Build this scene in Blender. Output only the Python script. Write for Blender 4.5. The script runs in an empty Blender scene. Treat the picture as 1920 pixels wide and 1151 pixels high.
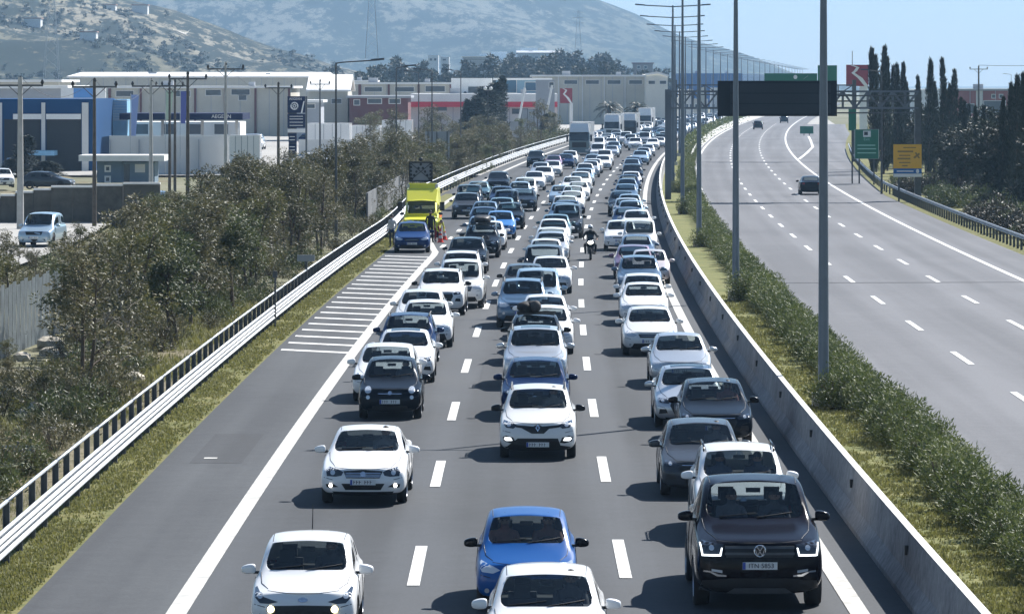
import bpy, bmesh, math, random
from mathutils import Vector, Matrix, noise as mnoise
from mathutils.bvhtree import BVHTree
R = math.radians
sc = bpy.context.scene
# ---------------------------------------------------------------- camera, light, exposure
F, HC, HY = 7950.0, 8.6, 157.0            # focal length in photo pixels, camera height, horizon row
cam = bpy.data.objects.new('camera', bpy.data.cameras.new('camera'))
sc.collection.objects.link(cam); sc.camera = cam
cam.location = (0, 0, HC); cam.rotation_euler = (R(90), 0, 0)
cam.data.sensor_width = 36; cam.data.lens = 36*F/1920
cam.data.shift_y = -(575.5-HY)/1920
cam.data.clip_start = 1; cam.data.clip_end = 40000
SUN_D = Vector((-.68, -.85, -1.0)).normalized()      # direction the light travels
w = bpy.data.worlds.new('World'); sc.world = w; w.use_nodes = True
nt = w.node_tree; bg = nt.nodes['Background']
sky = nt.nodes.new('ShaderNodeTexSky'); sky.sky_type = 'NISHITA'; sky.sun_disc = False
sky.sun_elevation = math.asin(-SUN_D.z); sky.sun_rotation = math.atan2(-SUN_D.x, -SUN_D.y)
sky.air_density = 1.0; sky.dust_density = .1; sky.ozone_density = 3.0; sky.altitude = 50
nt.links.new(sky.outputs[0], bg.inputs[0]); bg.inputs[1].default_value = .055
sl = bpy.data.lights.new('sun', 'SUN'); sl.energy = 5.0; sl.angle = R(.5); sl.color = (1, .97, .93)
so = bpy.data.objects.new('sun', sl); sc.collection.objects.link(so)
so.rotation_euler = SUN_D.to_track_quat('-Z', 'Y').to_euler(); so.location = (60, 80, 90)
sc.view_settings.view_transform = 'Standard'; sc.view_settings.look = 'None'
sc.view_settings.exposure = 1.05; sc.view_settings.gamma = 1
sc.cycles.use_denoising = True
sc.cycles.max_bounces = 6; sc.cycles.transparent_max_bounces = 12; sc.cycles.volume_bounces = 0
sc.cycles.caustics_reflective = False; sc.cycles.caustics_refractive = False
sc.cycles.sample_clamp_indirect = 6
C = sc.collection

# ---------------------------------------------------------------- helpers
def tag(o, label=None, cat=None, group=None, kind=None):
    if label: o['label'] = label
    if cat: o['category'] = cat
    if group: o['group'] = group
    if kind: o['kind'] = kind
    return o
def empty(name, loc=(0,0,0), rz=0):
    o = bpy.data.objects.new(name, None); C.objects.link(o)
    o.location = loc; o.rotation_euler = (0,0,rz); o.empty_display_size = .2
    return o
def link(name, me, parent=None, loc=(0,0,0), rz=0):
    o = bpy.data.objects.new(name, me); C.objects.link(o)
    o.location = loc; o.rotation_euler = (0,0,rz)
    if parent: o.parent = parent
    return o
def px(p, Y): return (p-960)*Y/F
def pz(q, Y): return HC-(q-HY)*Y/F
def gY(q): return F*HC/(q-HY)
def G(p, q):
    Y = gY(q); return px(p, Y), Y
def curve(Y):
    s = max(0.0, Y-62)
    a, b = 7.087e-5, -1.918e-8
    if s <= 1088: return a*s*s+b*s**3
    return a*1088**2+b*1088**3+(2*a*1088+3*b*1088**2)*(s-1088)
def heading(Y): return math.atan2(curve(Y+1)-curve(Y-1), 2)

_m = {}
def mat(name, col=(.5,.5,.5), rough=.6, metal=0, coat=0, emit=None, es=0, var=0, vscale=6, bump=0, spec=.5, col2=None, trans=0):
    if name in _m: return _m[name]
    m = bpy.data.materials.new(name); m.use_nodes = True; _m[name] = m
    n = m.node_tree; b = n.nodes['Principled BSDF']; L = n.links.new
    b.inputs['Base Color'].default_value = (*col, 1); b.inputs['Roughness'].default_value = rough
    b.inputs['Metallic'].default_value = metal; b.inputs['Coat Weight'].default_value = coat
    b.inputs['Coat Roughness'].default_value = .04; b.inputs['Specular IOR Level'].default_value = spec
    if emit: b.inputs['Emission Color'].default_value = (*emit, 1); b.inputs['Emission Strength'].default_value = es
    if var or bump or col2:
        tc = n.nodes.new('ShaderNodeTexCoord'); no = n.nodes.new('ShaderNodeTexNoise')
        no.inputs['Scale'].default_value = vscale; no.inputs['Detail'].default_value = 5; no.inputs['Roughness'].default_value = .65
        L(tc.outputs['Object'], no.inputs['Vector'])
        rp = n.nodes.new('ShaderNodeValToRGB'); e = rp.color_ramp.elements
        c2 = col2 or tuple(c*(1-var) for c in col)
        e[0].position = .35; e[1].position = .65
        e[0].color = (*c2, 1); e[1].color = (*(min(1, c*(1+var*.5)) for c in col), 1)
        L(no.outputs['Fac'], rp.inputs[0]); L(rp.outputs[0], b.inputs['Base Color'])
        if bump:
            bp = n.nodes.new('ShaderNodeBump'); bp.inputs['Strength'].default_value = bump; bp.inputs['Distance'].default_value = .02
            L(no.outputs['Fac'], bp.inputs['Height']); L(bp.outputs[0], b.inputs['Normal'])
    return m
def leafmat(name, c1, c2, c3=None, rough=.6, tr=.25):
    """Foliage: every leaf (mesh island) takes its own tint; slight per-plant shift."""
    m = bpy.data.materials.new(name); m.use_nodes = True; _m[name] = m
    n = m.node_tree; b = n.nodes['Principled BSDF']; L = n.links.new
    g = n.nodes.new('ShaderNodeNewGeometry'); oi = n.nodes.new('ShaderNodeObjectInfo')
    ad = n.nodes.new('ShaderNodeMath'); ad.operation = 'MULTIPLY_ADD'; ad.inputs[1].default_value = .6
    ml = n.nodes.new('ShaderNodeMath'); ml.operation = 'MULTIPLY'; ml.inputs[1].default_value = .4
    L(oi.outputs['Random'], ml.inputs[0]); L(g.outputs['Random Per Island'], ad.inputs[0]); L(ml.outputs[0], ad.inputs[2])
    rp = n.nodes.new('ShaderNodeValToRGB'); e = rp.color_ramp.elements
    e[0].color = (*c1, 1); e[1].color = (*c2, 1)
    if c3:
        x = e.new(.86); x.color = (*c2, 1); e[len(e)-1].color = (*c3, 1)
    L(ad.outputs[0], rp.inputs[0]); L(rp.outputs[0], b.inputs['Base Color'])
    b.inputs['Roughness'].default_value = rough
    t = n.nodes.new('ShaderNodeBsdfTranslucent'); mx = n.nodes.new('ShaderNodeMixShader'); mx.inputs[0].default_value = tr
    L(rp.outputs[0], t.inputs[0]); L(b.outputs[0], mx.inputs[1]); L(t.outputs[0], mx.inputs[2])
    L(mx.outputs[0], n.nodes['Material Output'].inputs[0])
    return m

class MB:
    """collects shapes with material slots and links them as one mesh"""
    def __init__(s, *mats): s.v=[]; s.f=[]; s.mi=[]; s.mats=list(mats); s.sm=[]
    def add(s, vs, fs, mi=0, smooth=False):
        o = len(s.v); s.v += [tuple(v) for v in vs]; s.f += [tuple(i+o for i in f) for f in fs]
        s.mi += [mi]*len(fs); s.sm += [smooth]*len(fs)
    def box(s, a, b, mi=0):
        x0,y0,z0 = a; x1,y1,z1 = b
        s.add([(x0,y0,z0),(x1,y0,z0),(x1,y1,z0),(x0,y1,z0),(x0,y0,z1),(x1,y0,z1),(x1,y1,z1),(x0,y1,z1)],
              [(0,3,2,1),(4,5,6,7),(0,1,5,4),(1,2,6,5),(2,3,7,6),(3,0,4,7)], mi)
    def bar(s, a, b, t, t2=None, mi=0):
        a, b = Vector(a), Vector(b); d = (b-a).normalized()
        up = Vector((0,0,1)) if abs(d.z) < .95 else Vector((0,1,0))
        u = d.cross(up).normalized(); v = u.cross(d).normalized(); t2 = t if t2 is None else t2
        c = [(-1,-1),(1,-1),(1,1),(-1,1)]
        vs = [p+u*i*t/2+v*j*t2/2 for p in (a,b) for i,j in c]
        s.add(vs, [(0,3,2,1),(4,5,6,7),(0,1,5,4),(1,2,6,5),(2,3,7,6),(3,0,4,7)], mi)
    def tube(s, pts, rs, n=8, mi=0, caps=True):
        pts = [Vector(p) for p in pts]
        if not hasattr(rs, '__len__'): rs = [rs]*len(pts)
        vs = []
        for i, p in enumerate(pts):
            d = (pts[min(i+1,len(pts)-1)]-pts[max(i-1,0)]).normalized()
            up = Vector((0,0,1)) if abs(d.z) < .9 else Vector((1,0,0))
            u = d.cross(up).normalized(); v = u.cross(d)
            for k in range(n):
                a = 2*math.pi*k/n; vs.append(p+(u*math.cos(a)+v*math.sin(a))*rs[i])
        fs = [(i*n+k, i*n+(k+1)%n, (i+1)*n+(k+1)%n, (i+1)*n+k) for i in range(len(pts)-1) for k in range(n)]
        s.add(vs, fs, mi, True)
        if caps: s.add(vs[:n], [tuple(range(n))[::-1]], mi); s.add(vs[-n:], [tuple(range(n))], mi)
    def prism(s, poly, y0, y1, mi=0):
        """polygon in XZ extruded along Y"""
        n = len(poly); vs = [(x,y0,z) for x,z in poly]+[(x,y1,z) for x,z in poly]
        s.add(vs, [tuple(range(n)), tuple(range(2*n-1, n-1, -1))]+[(i,i+n,(i+1)%n+n,(i+1)%n) for i in range(n)], mi)
    def ball(s, c, r, n=8, mi=0):
        if not hasattr(r, '__len__'): r = (r,r,r)
        m = n//2; vs = []; fs = []
        for i in range(m+1):
            t = math.pi*i/m
            for k in range(n):
                a = 2*math.pi*k/n
                vs.append((c[0]+r[0]*math.sin(t)*math.cos(a), c[1]+r[1]*math.sin(t)*math.sin(a), c[2]+r[2]*math.cos(t)))
        fs = [(i*n+k, (i+1)*n+k, (i+1)*n+(k+1)%n, i*n+(k+1)%n) for i in range(m) for k in range(n)]
        s.add(vs, fs, mi, True)
    def mesh(s, name):
        me = bpy.data.meshes.new(name); me.from_pydata(s.v, [], s.f)
        for m in s.mats: me.materials.append(m)
        me.polygons.foreach_set('material_index', s.mi); me.polygons.foreach_set('use_smooth', s.sm)
        me.update(); return me
    def build(s, name, parent=None, loc=(0,0,0), rz=0): return link(name, s.mesh(name), parent, loc, rz)
def textmesh(name, body, size, m, ext=.004):
    c = bpy.data.curves.new(name, 'FONT'); c.body = body; c.size = size; c.extrude = ext; c.align_x = 'CENTER'; c.align_y = 'CENTER'
    o = bpy.data.objects.new(name, c); C.objects.link(o)
    dg = bpy.context.evaluated_depsgraph_get()
    me = bpy.data.meshes.new_from_object(o.evaluated_get(dg)); me.name = name
    bpy.data.objects.remove(o); me.materials.clear(); me.materials.append(m)
    me.transform(Matrix.Rotation(R(90), 4, 'X'))      # stands up, facing -Y
    return me

# ---------------------------------------------------------------- ground and roads
def road_mat(name, col, dark, wear, ph=.13):
    m = bpy.data.materials.new(name); m.use_nodes = True; n = m.node_tree; b = n.nodes['Principled BSDF']; L = n.links.new
    uv = n.nodes.new('ShaderNodeUVMap'); uv.uv_map = 'UVMap'
    mp = n.nodes.new('ShaderNodeMapping'); mp.inputs['Scale'].default_value = (.75, .010, 1); L(uv.outputs[0], mp.inputs[0])
    n1 = n.nodes.new('ShaderNodeTexNoise'); n1.inputs['Scale'].default_value = 1.3; n1.inputs['Detail'].default_value = 6; L(mp.outputs[0], n1.inputs[0])
    tc = n.nodes.new('ShaderNodeTexCoord')
    n2 = n.nodes.new('ShaderNodeTexNoise'); n2.inputs['Scale'].default_value = 1.7; n2.inputs['Detail'].default_value = 9; n2.inputs['Roughness'].default_value = .75; L(tc.outputs['Object'], n2.inputs[0])
    n3 = n.nodes.new('ShaderNodeTexNoise'); n3.inputs['Scale'].default_value = 14; n3.inputs['Detail'].default_value = 4; n3.inputs['Roughness'].default_value = .8; L(tc.outputs['Object'], n3.inputs[0])
    n4 = n.nodes.new('ShaderNodeTexNoise'); n4.inputs['Scale'].default_value = .05; n4.inputs['Detail'].default_value = 4; L(tc.outputs['Object'], n4.inputs[0])
    r1 = n.nodes.new('ShaderNodeValToRGB'); r1.color_ramp.elements[0].position=.40; r1.color_ramp.elements[1].position=.60
    r1.color_ramp.elements[0].color = (*dark,1); r1.color_ramp.elements[1].color = (*col,1)
    s1 = n.nodes.new('ShaderNodeMath'); s1.operation='MULTIPLY_ADD'; s1.inputs[1].default_value=.4; L(n1.outputs['Fac'], s1.inputs[0])
    s2 = n.nodes.new('ShaderNodeMath'); s2.operation='MULTIPLY_ADD'; s2.inputs[1].default_value=.25; L(n2.outputs['Fac'], s2.inputs[0])
    s3 = n.nodes.new('ShaderNodeMath'); s3.operation='MULTIPLY_ADD'; s3.inputs[1].default_value=.35; s3.inputs[2].default_value=0; L(n4.outputs['Fac'], s3.inputs[0])
    L(s3.outputs[0], s2.inputs[2]); L(s2.outputs[0], s1.inputs[2])
    sx = n.nodes.new('ShaderNodeSeparateXYZ'); L(uv.outputs[0], sx.inputs[0]); last = s1
    for per, amp in ((3.68, -.06), (1.84, .04)):
        a_ = n.nodes.new('ShaderNodeMath'); a_.operation='MULTIPLY_ADD'; a_.inputs[1].default_value=6.2832/per; a_.inputs[2].default_value=-6.2832*ph/per; L(sx.outputs[0], a_.inputs[0])
        c_ = n.nodes.new('ShaderNodeMath'); c_.operation='COSINE'; L(a_.outputs[0], c_.inputs[0])
        w_ = n.nodes.new('ShaderNodeMath'); w_.operation='MULTIPLY_ADD'; w_.inputs[1].default_value=amp; L(c_.outputs[0], w_.inputs[0]); L(last.outputs[0], w_.inputs[2]); last = w_
    L(last.outputs[0], r1.inputs[0])
    mx = n.nodes.new('ShaderNodeMix'); mx.data_type='RGBA'; mx.blend_type='OVERLAY'; mx.inputs[0].default_value=.5
    cr = n.nodes.new('ShaderNodeValToRGB'); cr.color_ramp.elements[0].position=.3; cr.color_ramp.elements[1].position=.7
    cr.color_ramp.elements[0].color=(.3,.3,.3,1); cr.color_ramp.elements[1].color=(.72,.72,.72,1)
    L(n3.outputs['Fac'], cr.inputs[0]); L(r1.outputs[0], mx.inputs[6]); L(cr.outputs[0], mx.inputs[7]); L(mx.outputs[2], b.inputs['Base Color'])
    b.inputs['Roughness'].default_value = .82; b.inputs['Specular IOR Level'].default_value = .35
    bp = n.nodes.new('ShaderNodeBump'); bp.inputs['Strength'].default_value=.35; bp.inputs['Distance'].default_value=.01
    L(n3.outputs['Fac'], bp.inputs['Height']); L(bp.outputs[0], b.inputs['Normal'])
    return m
def ground_mat(name, stops, s1, s2, bump=.4):
    m = bpy.data.materials.new(name); m.use_nodes = True; n = m.node_tree; b = n.nodes['Principled BSDF']; L = n.links.new
    tc = n.nodes.new('ShaderNodeTexCoord')
    a = n.nodes.new('ShaderNodeTexNoise'); a.inputs['Scale'].default_value=s1; a.inputs['Detail'].default_value=8; a.inputs['Roughness'].default_value=.7; L(tc.outputs['Object'], a.inputs[0])
    c = n.nodes.new('ShaderNodeTexNoise'); c.inputs['Scale'].default_value=s2; c.inputs['Detail'].default_value=6; c.inputs['Roughness'].default_value=.7; L(tc.outputs['Object'], c.inputs[0])
    s = n.nodes.new('ShaderNodeMath'); s.operation='MULTIPLY_ADD'; s.inputs[1].default_value=.5
    h = n.nodes.new('ShaderNodeMath'); h.operation='MULTIPLY'; h.inputs[1].default_value=.5
    L(c.outputs['Fac'], h.inputs[0]); L(a.outputs['Fac'], s.inputs[0]); L(h.outputs[0], s.inputs[2])
    rp = n.nodes.new('ShaderNodeValToRGB'); e = rp.color_ramp.elements
    while len(e) < len(stops): e.new(.5)
    for el,(p,cc) in zip(sorted(e, key=lambda q:q.position), stops): pass
    for i,(p,cc) in enumerate(stops): e[i].position = p; e[i].color = (*cc,1)
    L(s.outputs[0], rp.inputs[0]); L(rp.outputs[0], b.inputs['Base Color'])
    b.inputs['Roughness'].default_value=.9; b.inputs['Specular IOR Level'].default_value=.2
    bp = n.nodes.new('ShaderNodeBump'); bp.inputs['Strength'].default_value=bump; bp.inputs['Distance'].default_value=.05
    L(c.outputs['Fac'], bp.inputs['Height']); L(bp.outputs[0], b.inputs['Normal'])
    return m

M_ROAD = road_mat('asphalt_dark', (.050,.055,.062), (.025,.028,.032), .3)
M_SHOULDER = road_mat('asphalt_shoulder', (.058,.063,.068), (.029,.032,.037), .5)
M_ROAD_R = road_mat('asphalt_pale', (.128,.131,.142), (.080,.083,.092), .3, 15.6)
M_SOIL = ground_mat('soil_dry', [(.3,(.05,.05,.022)),(.45,(.11,.10,.05)),(.56,(.20,.17,.11)),(.7,(.30,.27,.20))], .25, 3)
M_VERGE = ground_mat('verge_grass', [(.3,(.055,.065,.018)),(.45,(.11,.12,.035)),(.55,(.17,.155,.055)),(.7,(.24,.20,.10))], .8, 9)
M_MED = ground_mat('median_grass', [(.3,(.06,.07,.02)),(.45,(.11,.125,.035)),(.58,(.19,.18,.065)),(.7,(.27,.23,.13))], .6, 8)
M_FIELD = ground_mat('field', [(.3,(.06,.07,.03)),(.45,(.12,.12,.06)),(.6,(.20,.19,.13)),(.75,(.30,.28,.22))], .01, .3)
M_PAVE = ground_mat('yard_concrete', [(.3,(.22,.21,.19)),(.5,(.34,.33,.31)),(.7,(.45,.44,.41))], .05, 1.5)
M_PAINT = mat('road_paint', (.62,.62,.60), .7, var=.28, vscale=3.5)
M_PAINT2 = mat('road_paint_worn', (.50,.49,.46), .75, var=.3, vscale=2.2)
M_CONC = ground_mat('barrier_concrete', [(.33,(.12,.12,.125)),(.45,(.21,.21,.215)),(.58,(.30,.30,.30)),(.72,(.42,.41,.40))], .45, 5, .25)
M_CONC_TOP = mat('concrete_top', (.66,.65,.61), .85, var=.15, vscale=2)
M_GALV = mat('galvanised_steel', (.46,.48,.50), .45, metal=.7, var=.15, vscale=3)
M_GALVD = mat('galvanised_post', (.09,.095,.10), .6, metal=.2, var=.2, vscale=4)  # darker steel, the shade on the rail posts is put into the colour
M_POLE = mat('lamp_steel', (.13,.16,.20), .38, metal=.5, var=.12, vscale=1)
M_BLACK = mat('black_plastic', (.012,.012,.013), .55)
M_TYRE = mat('tyre_rubber', (.02,.02,.021), .85)
M_RIM = mat('alloy_rim', (.45,.46,.48), .3, metal=.9)
M_CHROME = mat('chrome', (.8,.82,.85), .12, metal=1)
M_WHITE = mat('white_coat', (.78,.78,.76), .5, var=.06, vscale=1)

def strip(name, u0, u1, ya, yb, m, z=0., step=4, parent=None, uf=None):
    """road sheet following the motorway curve; uf(Y)->(u0,u1) may override"""
    n = max(1, int((yb-ya)/step)); vs=[]; fs=[]; uvs=[]
    for i in range(n+1):
        Y = ya+(yb-ya)*i/n; c = curve(Y); a = heading(Y)
        p, q = uf(Y) if uf else (u0, u1)
        for u in (p, q):
            vs.append((c+u*math.cos(a), Y-u*math.sin(a), z)); uvs.append((u, Y))
    fs = [(2*i, 2*i+1, 2*i+3, 2*i+2) for i in range(n)]
    me = bpy.data.meshes.new(name); me.from_pydata(vs, [], fs); me.materials.append(m)
    ul = me.uv_layers.new(name='UVMap')
    for l in me.loops: ul.data[l.index].uv = uvs[l.vertex_index]
    me.update()
    return link(name, me, parent)
def P(u, Y, z=0.):
    c = curve(Y); a = heading(Y); return Vector((c+u*math.cos(a), Y-u*math.sin(a), z))

g = MB(M_FIELD)
g.add([(-7000,-200,-.25),(7000,-200,-.25),(7000,13000,-.25),(-7000,13000,-.25)], [(0,1,2,3)])
tag(g.build('ground'), kind='structure')
# dry wooded strip left of the road, with gentle relief
def relief(name, x0, x1, y0, y1, nx, ny, m, fz, ur=True):
    vs=[]; 
    for j in range(ny+1):
        Y = y0+(y1-y0)*j/ny; c = curve(Y)
        for i in range(nx+1):
            u = x0+(x1-x0)*i/nx; vs.append((c+u, Y, fz(u, Y)))
    fs=[(j*(nx+1)+i, j*(nx+1)+i+1, (j+1)*(nx+1)+i+1, (j+1)*(nx+1)+i) for j in range(ny) for i in range(nx)]
    b=MB(m); b.add(vs, fs, 0, True); o=b.build(name); tag(o, kind='structure'); return o
def fz_left(u, Y):
    e = min(1, max(0, (-9.7-u)/1.5)); f = min(1, max(0, (u+60)/8))
    return -.004-.30*e+.35*e*f*mnoise.noise(Vector((u*.25, Y*.12, 0)))
relief('embankment', -60, -8.05, 55, 520, 70, 130, M_SOIL, fz_left)
strip('verge', -9.9, -8.03, 55, 330, M_VERGE, .012); tag(bpy.data.objects['verge'], kind='structure')

def rail_u(Y): 
    t = min(1, max(0, (Y-225)/95)); return -8.95-1.65*t*t*(3-2*t)
def edge_u(Y):                 # outer edge line of the carriageway; the fourth lane opens beyond Y=215
    if Y < 215: return -5.45
    t = min(1, (Y-215)/110); return -5.45-3.35*(1-(1-t)**2.2)
road = tag(strip('road', -8.05, 6.55, 20, 1900, M_ROAD, .004, uf=lambda Y:(rail_u(Y)+.9, 6.55)), kind='structure')
sh = tag(strip('hard_shoulder', -8.05, -5.6, 20, 700, M_SHOULDER, .010, uf=lambda Y:(rail_u(Y)+.9-(.5 if Y>300 else 0), edge_u(Y)-.14)), kind='structure')
road_r = tag(strip('opposite_road', 9.2, 24.1, 20, 1900, M_ROAD_R, .004), kind='structure')
def marks(parent, u, ya, yb, m=M_PAINT, w=.16, ln=6.2, per=17.8, ph=0.):
    n0 = math.ceil((ya-ph)/per); Y = ph+n0*per
    while Y < yb:
        o = strip('lane_dash', u-w/2, u+w/2, Y-ln/2, Y+ln/2, m, .016, step=3, parent=parent); Y += per
marks(road, -1.70, 60, 800, ph=gY(1060), w=.22)
marks(road, 1.97, 60, 800, ph=gY(1047), w=.22)
def merge_marks(): 
    for k in range(30):
        Y = 222+k*12
        if Y < 560: strip('lane_dash', -5.55, -5.30, Y, Y+4, M_PAINT, .016, step=2, parent=road)
merge_marks()
strip('edge_line', 0, 0, 20, 1500, M_PAINT2, .018, parent=road, uf=lambda Y:(edge_u(Y)-.17, edge_u(Y)+.17))
strip('edge_line', 5.48, 5.80, 20, 1500, M_PAINT2, .016, parent=road)
strip('edge_line', 10.0, 10.25, 20, 1500, M_PAINT, .016, parent=road_r)
strip('edge_line', 21.15, 21.40, 20, 1500, M_PAINT, .016, parent=road_r)
marks(road_r, 13.75, 60, 900, ph=gY(671), w=.2)
marks(road_r, 17.45, 60, 900, ph=gY(609), w=.2)
# exit lane gore on the far right
def poly_line(name, pts, w, m, z, parent):
    b = MB(m); ps=[Vector(p) for p in pts]
    for a,c in zip(ps, ps[1:]):
        d=(c-a).normalized(); nrm=Vector((d.y,-d.x,0))*w/2
        b.add([a-nrm,a+nrm,c+nrm,c-nrm],[(0,1,2,3)])
    for v in range(len(b.v)): b.v[v]=(b.v[v][0],b.v[v][1],z+.0004*(v//4))
    return b.build(name, parent)
poly_line('exit_line', [(*G(1498,299),0),(*G(1512,288),0),(*G(1524,276),0),(*G(1520,264),0),(*G(1516,256),0)], .35, M_PAINT, .017, road_r)
exitl = tag(strip('exit_lane', 24.0, 33, 330, 900, M_ROAD_R, .0, uf=lambda Y:(24.0, 24.2+min(8, max(0,(Y-330)*.02)))), kind='structure')
# hatched taper left of the near queue
k = 0; Y = gY(663)+.2
while Y < 212:
    a = P(-7.85, Y+1.6); b_ = P(-5.62, Y); w2 = Vector((0,.36,0))
    hb = MB(M_PAINT); hb.add([a-w2, b_-w2, b_+w2, a+w2], [(0,1,2,3)])
    for i in range(4): hb.v[i] = (hb.v[i][0], hb.v[i][1], .017)
    hb.build('hatch_bar', road); Y += 3.72
# thin dark strips laid across the opposite road
M_STRIP = mat('dark_strip', (.025,.025,.027), .6)
for par,u0,u1,Yc,dy in ((road_r,10.3,24,183,1.2),(road_r,10.3,24,365,0)):
    a=P(u0,Yc); c=P(u1,Yc+dy); b=MB(M_STRIP); h=Vector((0,.13,0))
    b.add([a-h,c-h,c+h,a+h],[(0,1,2,3)]); b.v=[(v[0],v[1],.0195) for v in b.v]; b.build('cross_strip', par)
rc=random.Random(21); M_PATCH = road_mat('asphalt_patch', (.040,.043,.048), (.022,.024,.027), .3)
for par,u0,u1,ya,yb in ((road,-1.2,.6,120,131),(sh,-7.4,-6.2,96,104)):
    strip('repair_patch',u0,u1,ya,yb,M_PATCH if par is not road_r else M_ROAD,.0135,parent=par)
# worn pale repair marks on the shoulder
for (p_,q_,w_) in ((395,860,.30),):
    x,y=G(p_,q_); b=MB(M_PAINT2); b.add([(x-w_/2,y-.15,.0225),(x+w_/2,y-.15,.0225),(x+w_/2,y+.15,.0225),(x-w_/2,y+.15,.0225)],[(0,1,2,3)]); b.build('paint_scrap', sh)

# median strip
tag(strip('median_ground', 6.72, 9.2, 20, 1900, M_MED, .10), kind='structure')
M_KERB = mat('kerb_concrete', (.5,.5,.47), .85, var=.2, vscale=2)
def swept(name, prof, ya, yb, m, step=6, parent=None, u=0., uf=None, slots=None, smooth=False):
    n = max(1, int((yb-ya)/step)); b = MB(*(m if isinstance(m,(list,tuple)) else [m])); k=len(prof); vs=[]
    for i in range(n+1):
        Y=ya+(yb-ya)*i/n; uu = uf(Y) if uf else u
        for (du,z) in prof: vs.append(P(uu+du, Y, z))
    for i in range(n):
        for j in range(k):
            b.add([], [])
    fs=[]; mi=[]
    for i in range(n):
        for j in range(k):
            fs.append((i*k+j, i*k+(j+1)%k, (i+1)*k+(j+1)%k, (i+1)*k+j)); mi.append(slots[j] if slots else 0)
    fs.append(tuple(range(k))[::-1]); mi.append(0); fs.append(tuple(n*k+j for j in range(k))); mi.append(0)
    b.v=[tuple(v) for v in vs]; b.f=fs; b.mi=mi; b.sm=[smooth]*len(fs)
    return b.build(name, parent)
bar = empty('concrete_barrier', P(6.5, 70))
tag(bar, 'long grey concrete barrier between the queue and the oleander median', 'barrier')
NJ = [(0,.004),(.0,.10),(.16,.36),(.24,1.0),(.38,1.0),(.42,.36),(.5,.10),(.5,.004)]
NJ = NJ[::-1]
def child_fix(o, par):   # keep world placement when the parent Empty is moved
    o.parent = par; o.location = tuple(-c for c in par.location)
Y = 36.0
while Y < 900:
    L_ = 12 if Y < 600 else 60
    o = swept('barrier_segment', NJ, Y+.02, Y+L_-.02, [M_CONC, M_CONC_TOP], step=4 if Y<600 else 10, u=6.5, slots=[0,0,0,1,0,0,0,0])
    child_fix(o, bar)
    if Y < 420:
        s = MB(M_BLACK); a=P(6.70, Y+11.9, .72); s.box((a.x-.05,a.y-.06,.62),(a.x+.01,a.y+.06,.78)); child_fix(s.build('drain_slot'), bar)
    Y += L_
bar2 = empty('concrete_barrier', P(9.3, 480))
tag(bar2, 'pale concrete barrier on the inside of the empty road where it bends away', 'barrier')
Y = 455.
while Y < 1400:
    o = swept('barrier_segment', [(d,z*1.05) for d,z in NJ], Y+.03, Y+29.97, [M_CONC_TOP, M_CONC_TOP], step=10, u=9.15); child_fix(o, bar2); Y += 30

# ---------------------------------------------------------------- guard rails
WB = [(0,-.155),(.035,-.12),(.035,-.09),(-.035,-.04),(-.035,.04),(.035,.09),(.035,.12),(0,.155),(-.012,.155),(.02,.12),(.02,.095),(-.05,.045),(-.05,-.045),(.02,-.095),(.02,-.12),(-.012,-.155)]
def guard(name, label, uf, ya, yb, side, pipe, zs, post_h, pstep=2.0):
    root = empty(name, P(uf(ya), ya)); tag(root, label, 'guard rail')
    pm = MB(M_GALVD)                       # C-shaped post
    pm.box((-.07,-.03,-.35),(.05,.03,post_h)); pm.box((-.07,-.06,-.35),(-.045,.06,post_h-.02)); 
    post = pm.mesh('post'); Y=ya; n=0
    while Y < yb:
        p = P(uf(Y)-.12*side, Y); o = link('post', post, None, (p.x,p.y,0), -heading(Y)); o.parent=root
        o.location = (p.x-root.location.x, p.y-root.location.y, 0); n+=1
        if side<0: o.rotation_euler.z += math.pi
        Y += pstep if Y < 330 else pstep*2.4
    Y = ya
    while Y < yb:
        L_ = 8 if Y<350 else 24
        for z in zs:
            prof=[(d*side*1.25, z+h*.74) for d,h in WB]
            if side<0: prof=prof[::-1]
            child_fix(swept('rail_beam', prof[::-1], Y, min(yb,Y+L_+.15), M_GALV, step=4, uf=uf), root)
        if pipe:
            pr=[(math.cos(t)*.035-.12*side, post_h+math.sin(t)*.035) for t in [2*math.pi*i/8 for i in range(8)]]
            child_fix(swept('top_pipe', pr[::-1], Y, min(yb,Y+L_), M_GALV, step=4, uf=uf, smooth=True), root)
        Y += L_
    return root
guard('guard_rail', 'tall galvanised guard rail with top pipe beside the grass verge and wooded bank', rail_u, 60, 640, 1, True, (.66,.40), 1.12)
guard('guard_rail', 'low guard rail on short posts along the outer edge of the empty road', lambda Y:24.75+max(0,(Y-340)*.02), 118, 560, -1, False, (.66,), .72, 2.0)
# ---------------------------------------------------------------- cars
M_GLASS = bpy.data.materials.new('car_glass'); M_GLASS.use_nodes = True
def _glass():
    n = M_GLASS.node_tree; b = n.nodes['Principled BSDF']; L = n.links.new
    b.inputs['Base Color'].default_value=(.010,.018,.028,1); b.inputs['Roughness'].default_value=.03; b.inputs['Specular IOR Level'].default_value=.9
    t = n.nodes.new('ShaderNodeBsdfTransparent'); t.inputs[0].default_value=(.74,.80,.80,1)
    mx = n.nodes.new('ShaderNodeMixShader'); mx.inputs[0].default_value=.34
    L(b.outputs[0], mx.inputs[2]); L(t.outputs[0], mx.inputs[1]); L(mx.outputs[0], n.nodes['Material Output'].inputs[0])
_glass()
M_GLASSD = mat('tinted_glass', (.010,.014,.018), .04, spec=.8)
M_INT = mat('cabin_trim', (.03,.03,.032), .8)
M_SEAT = mat('seat_cloth', (.055,.055,.06), .9)
M_LAMP = mat('headlamp_lens', (.62,.66,.70), .08, coat=1, metal=.35)
M_LAMPD = mat('headlamp_dark', (.03,.035,.045), .06, coat=1)
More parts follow.
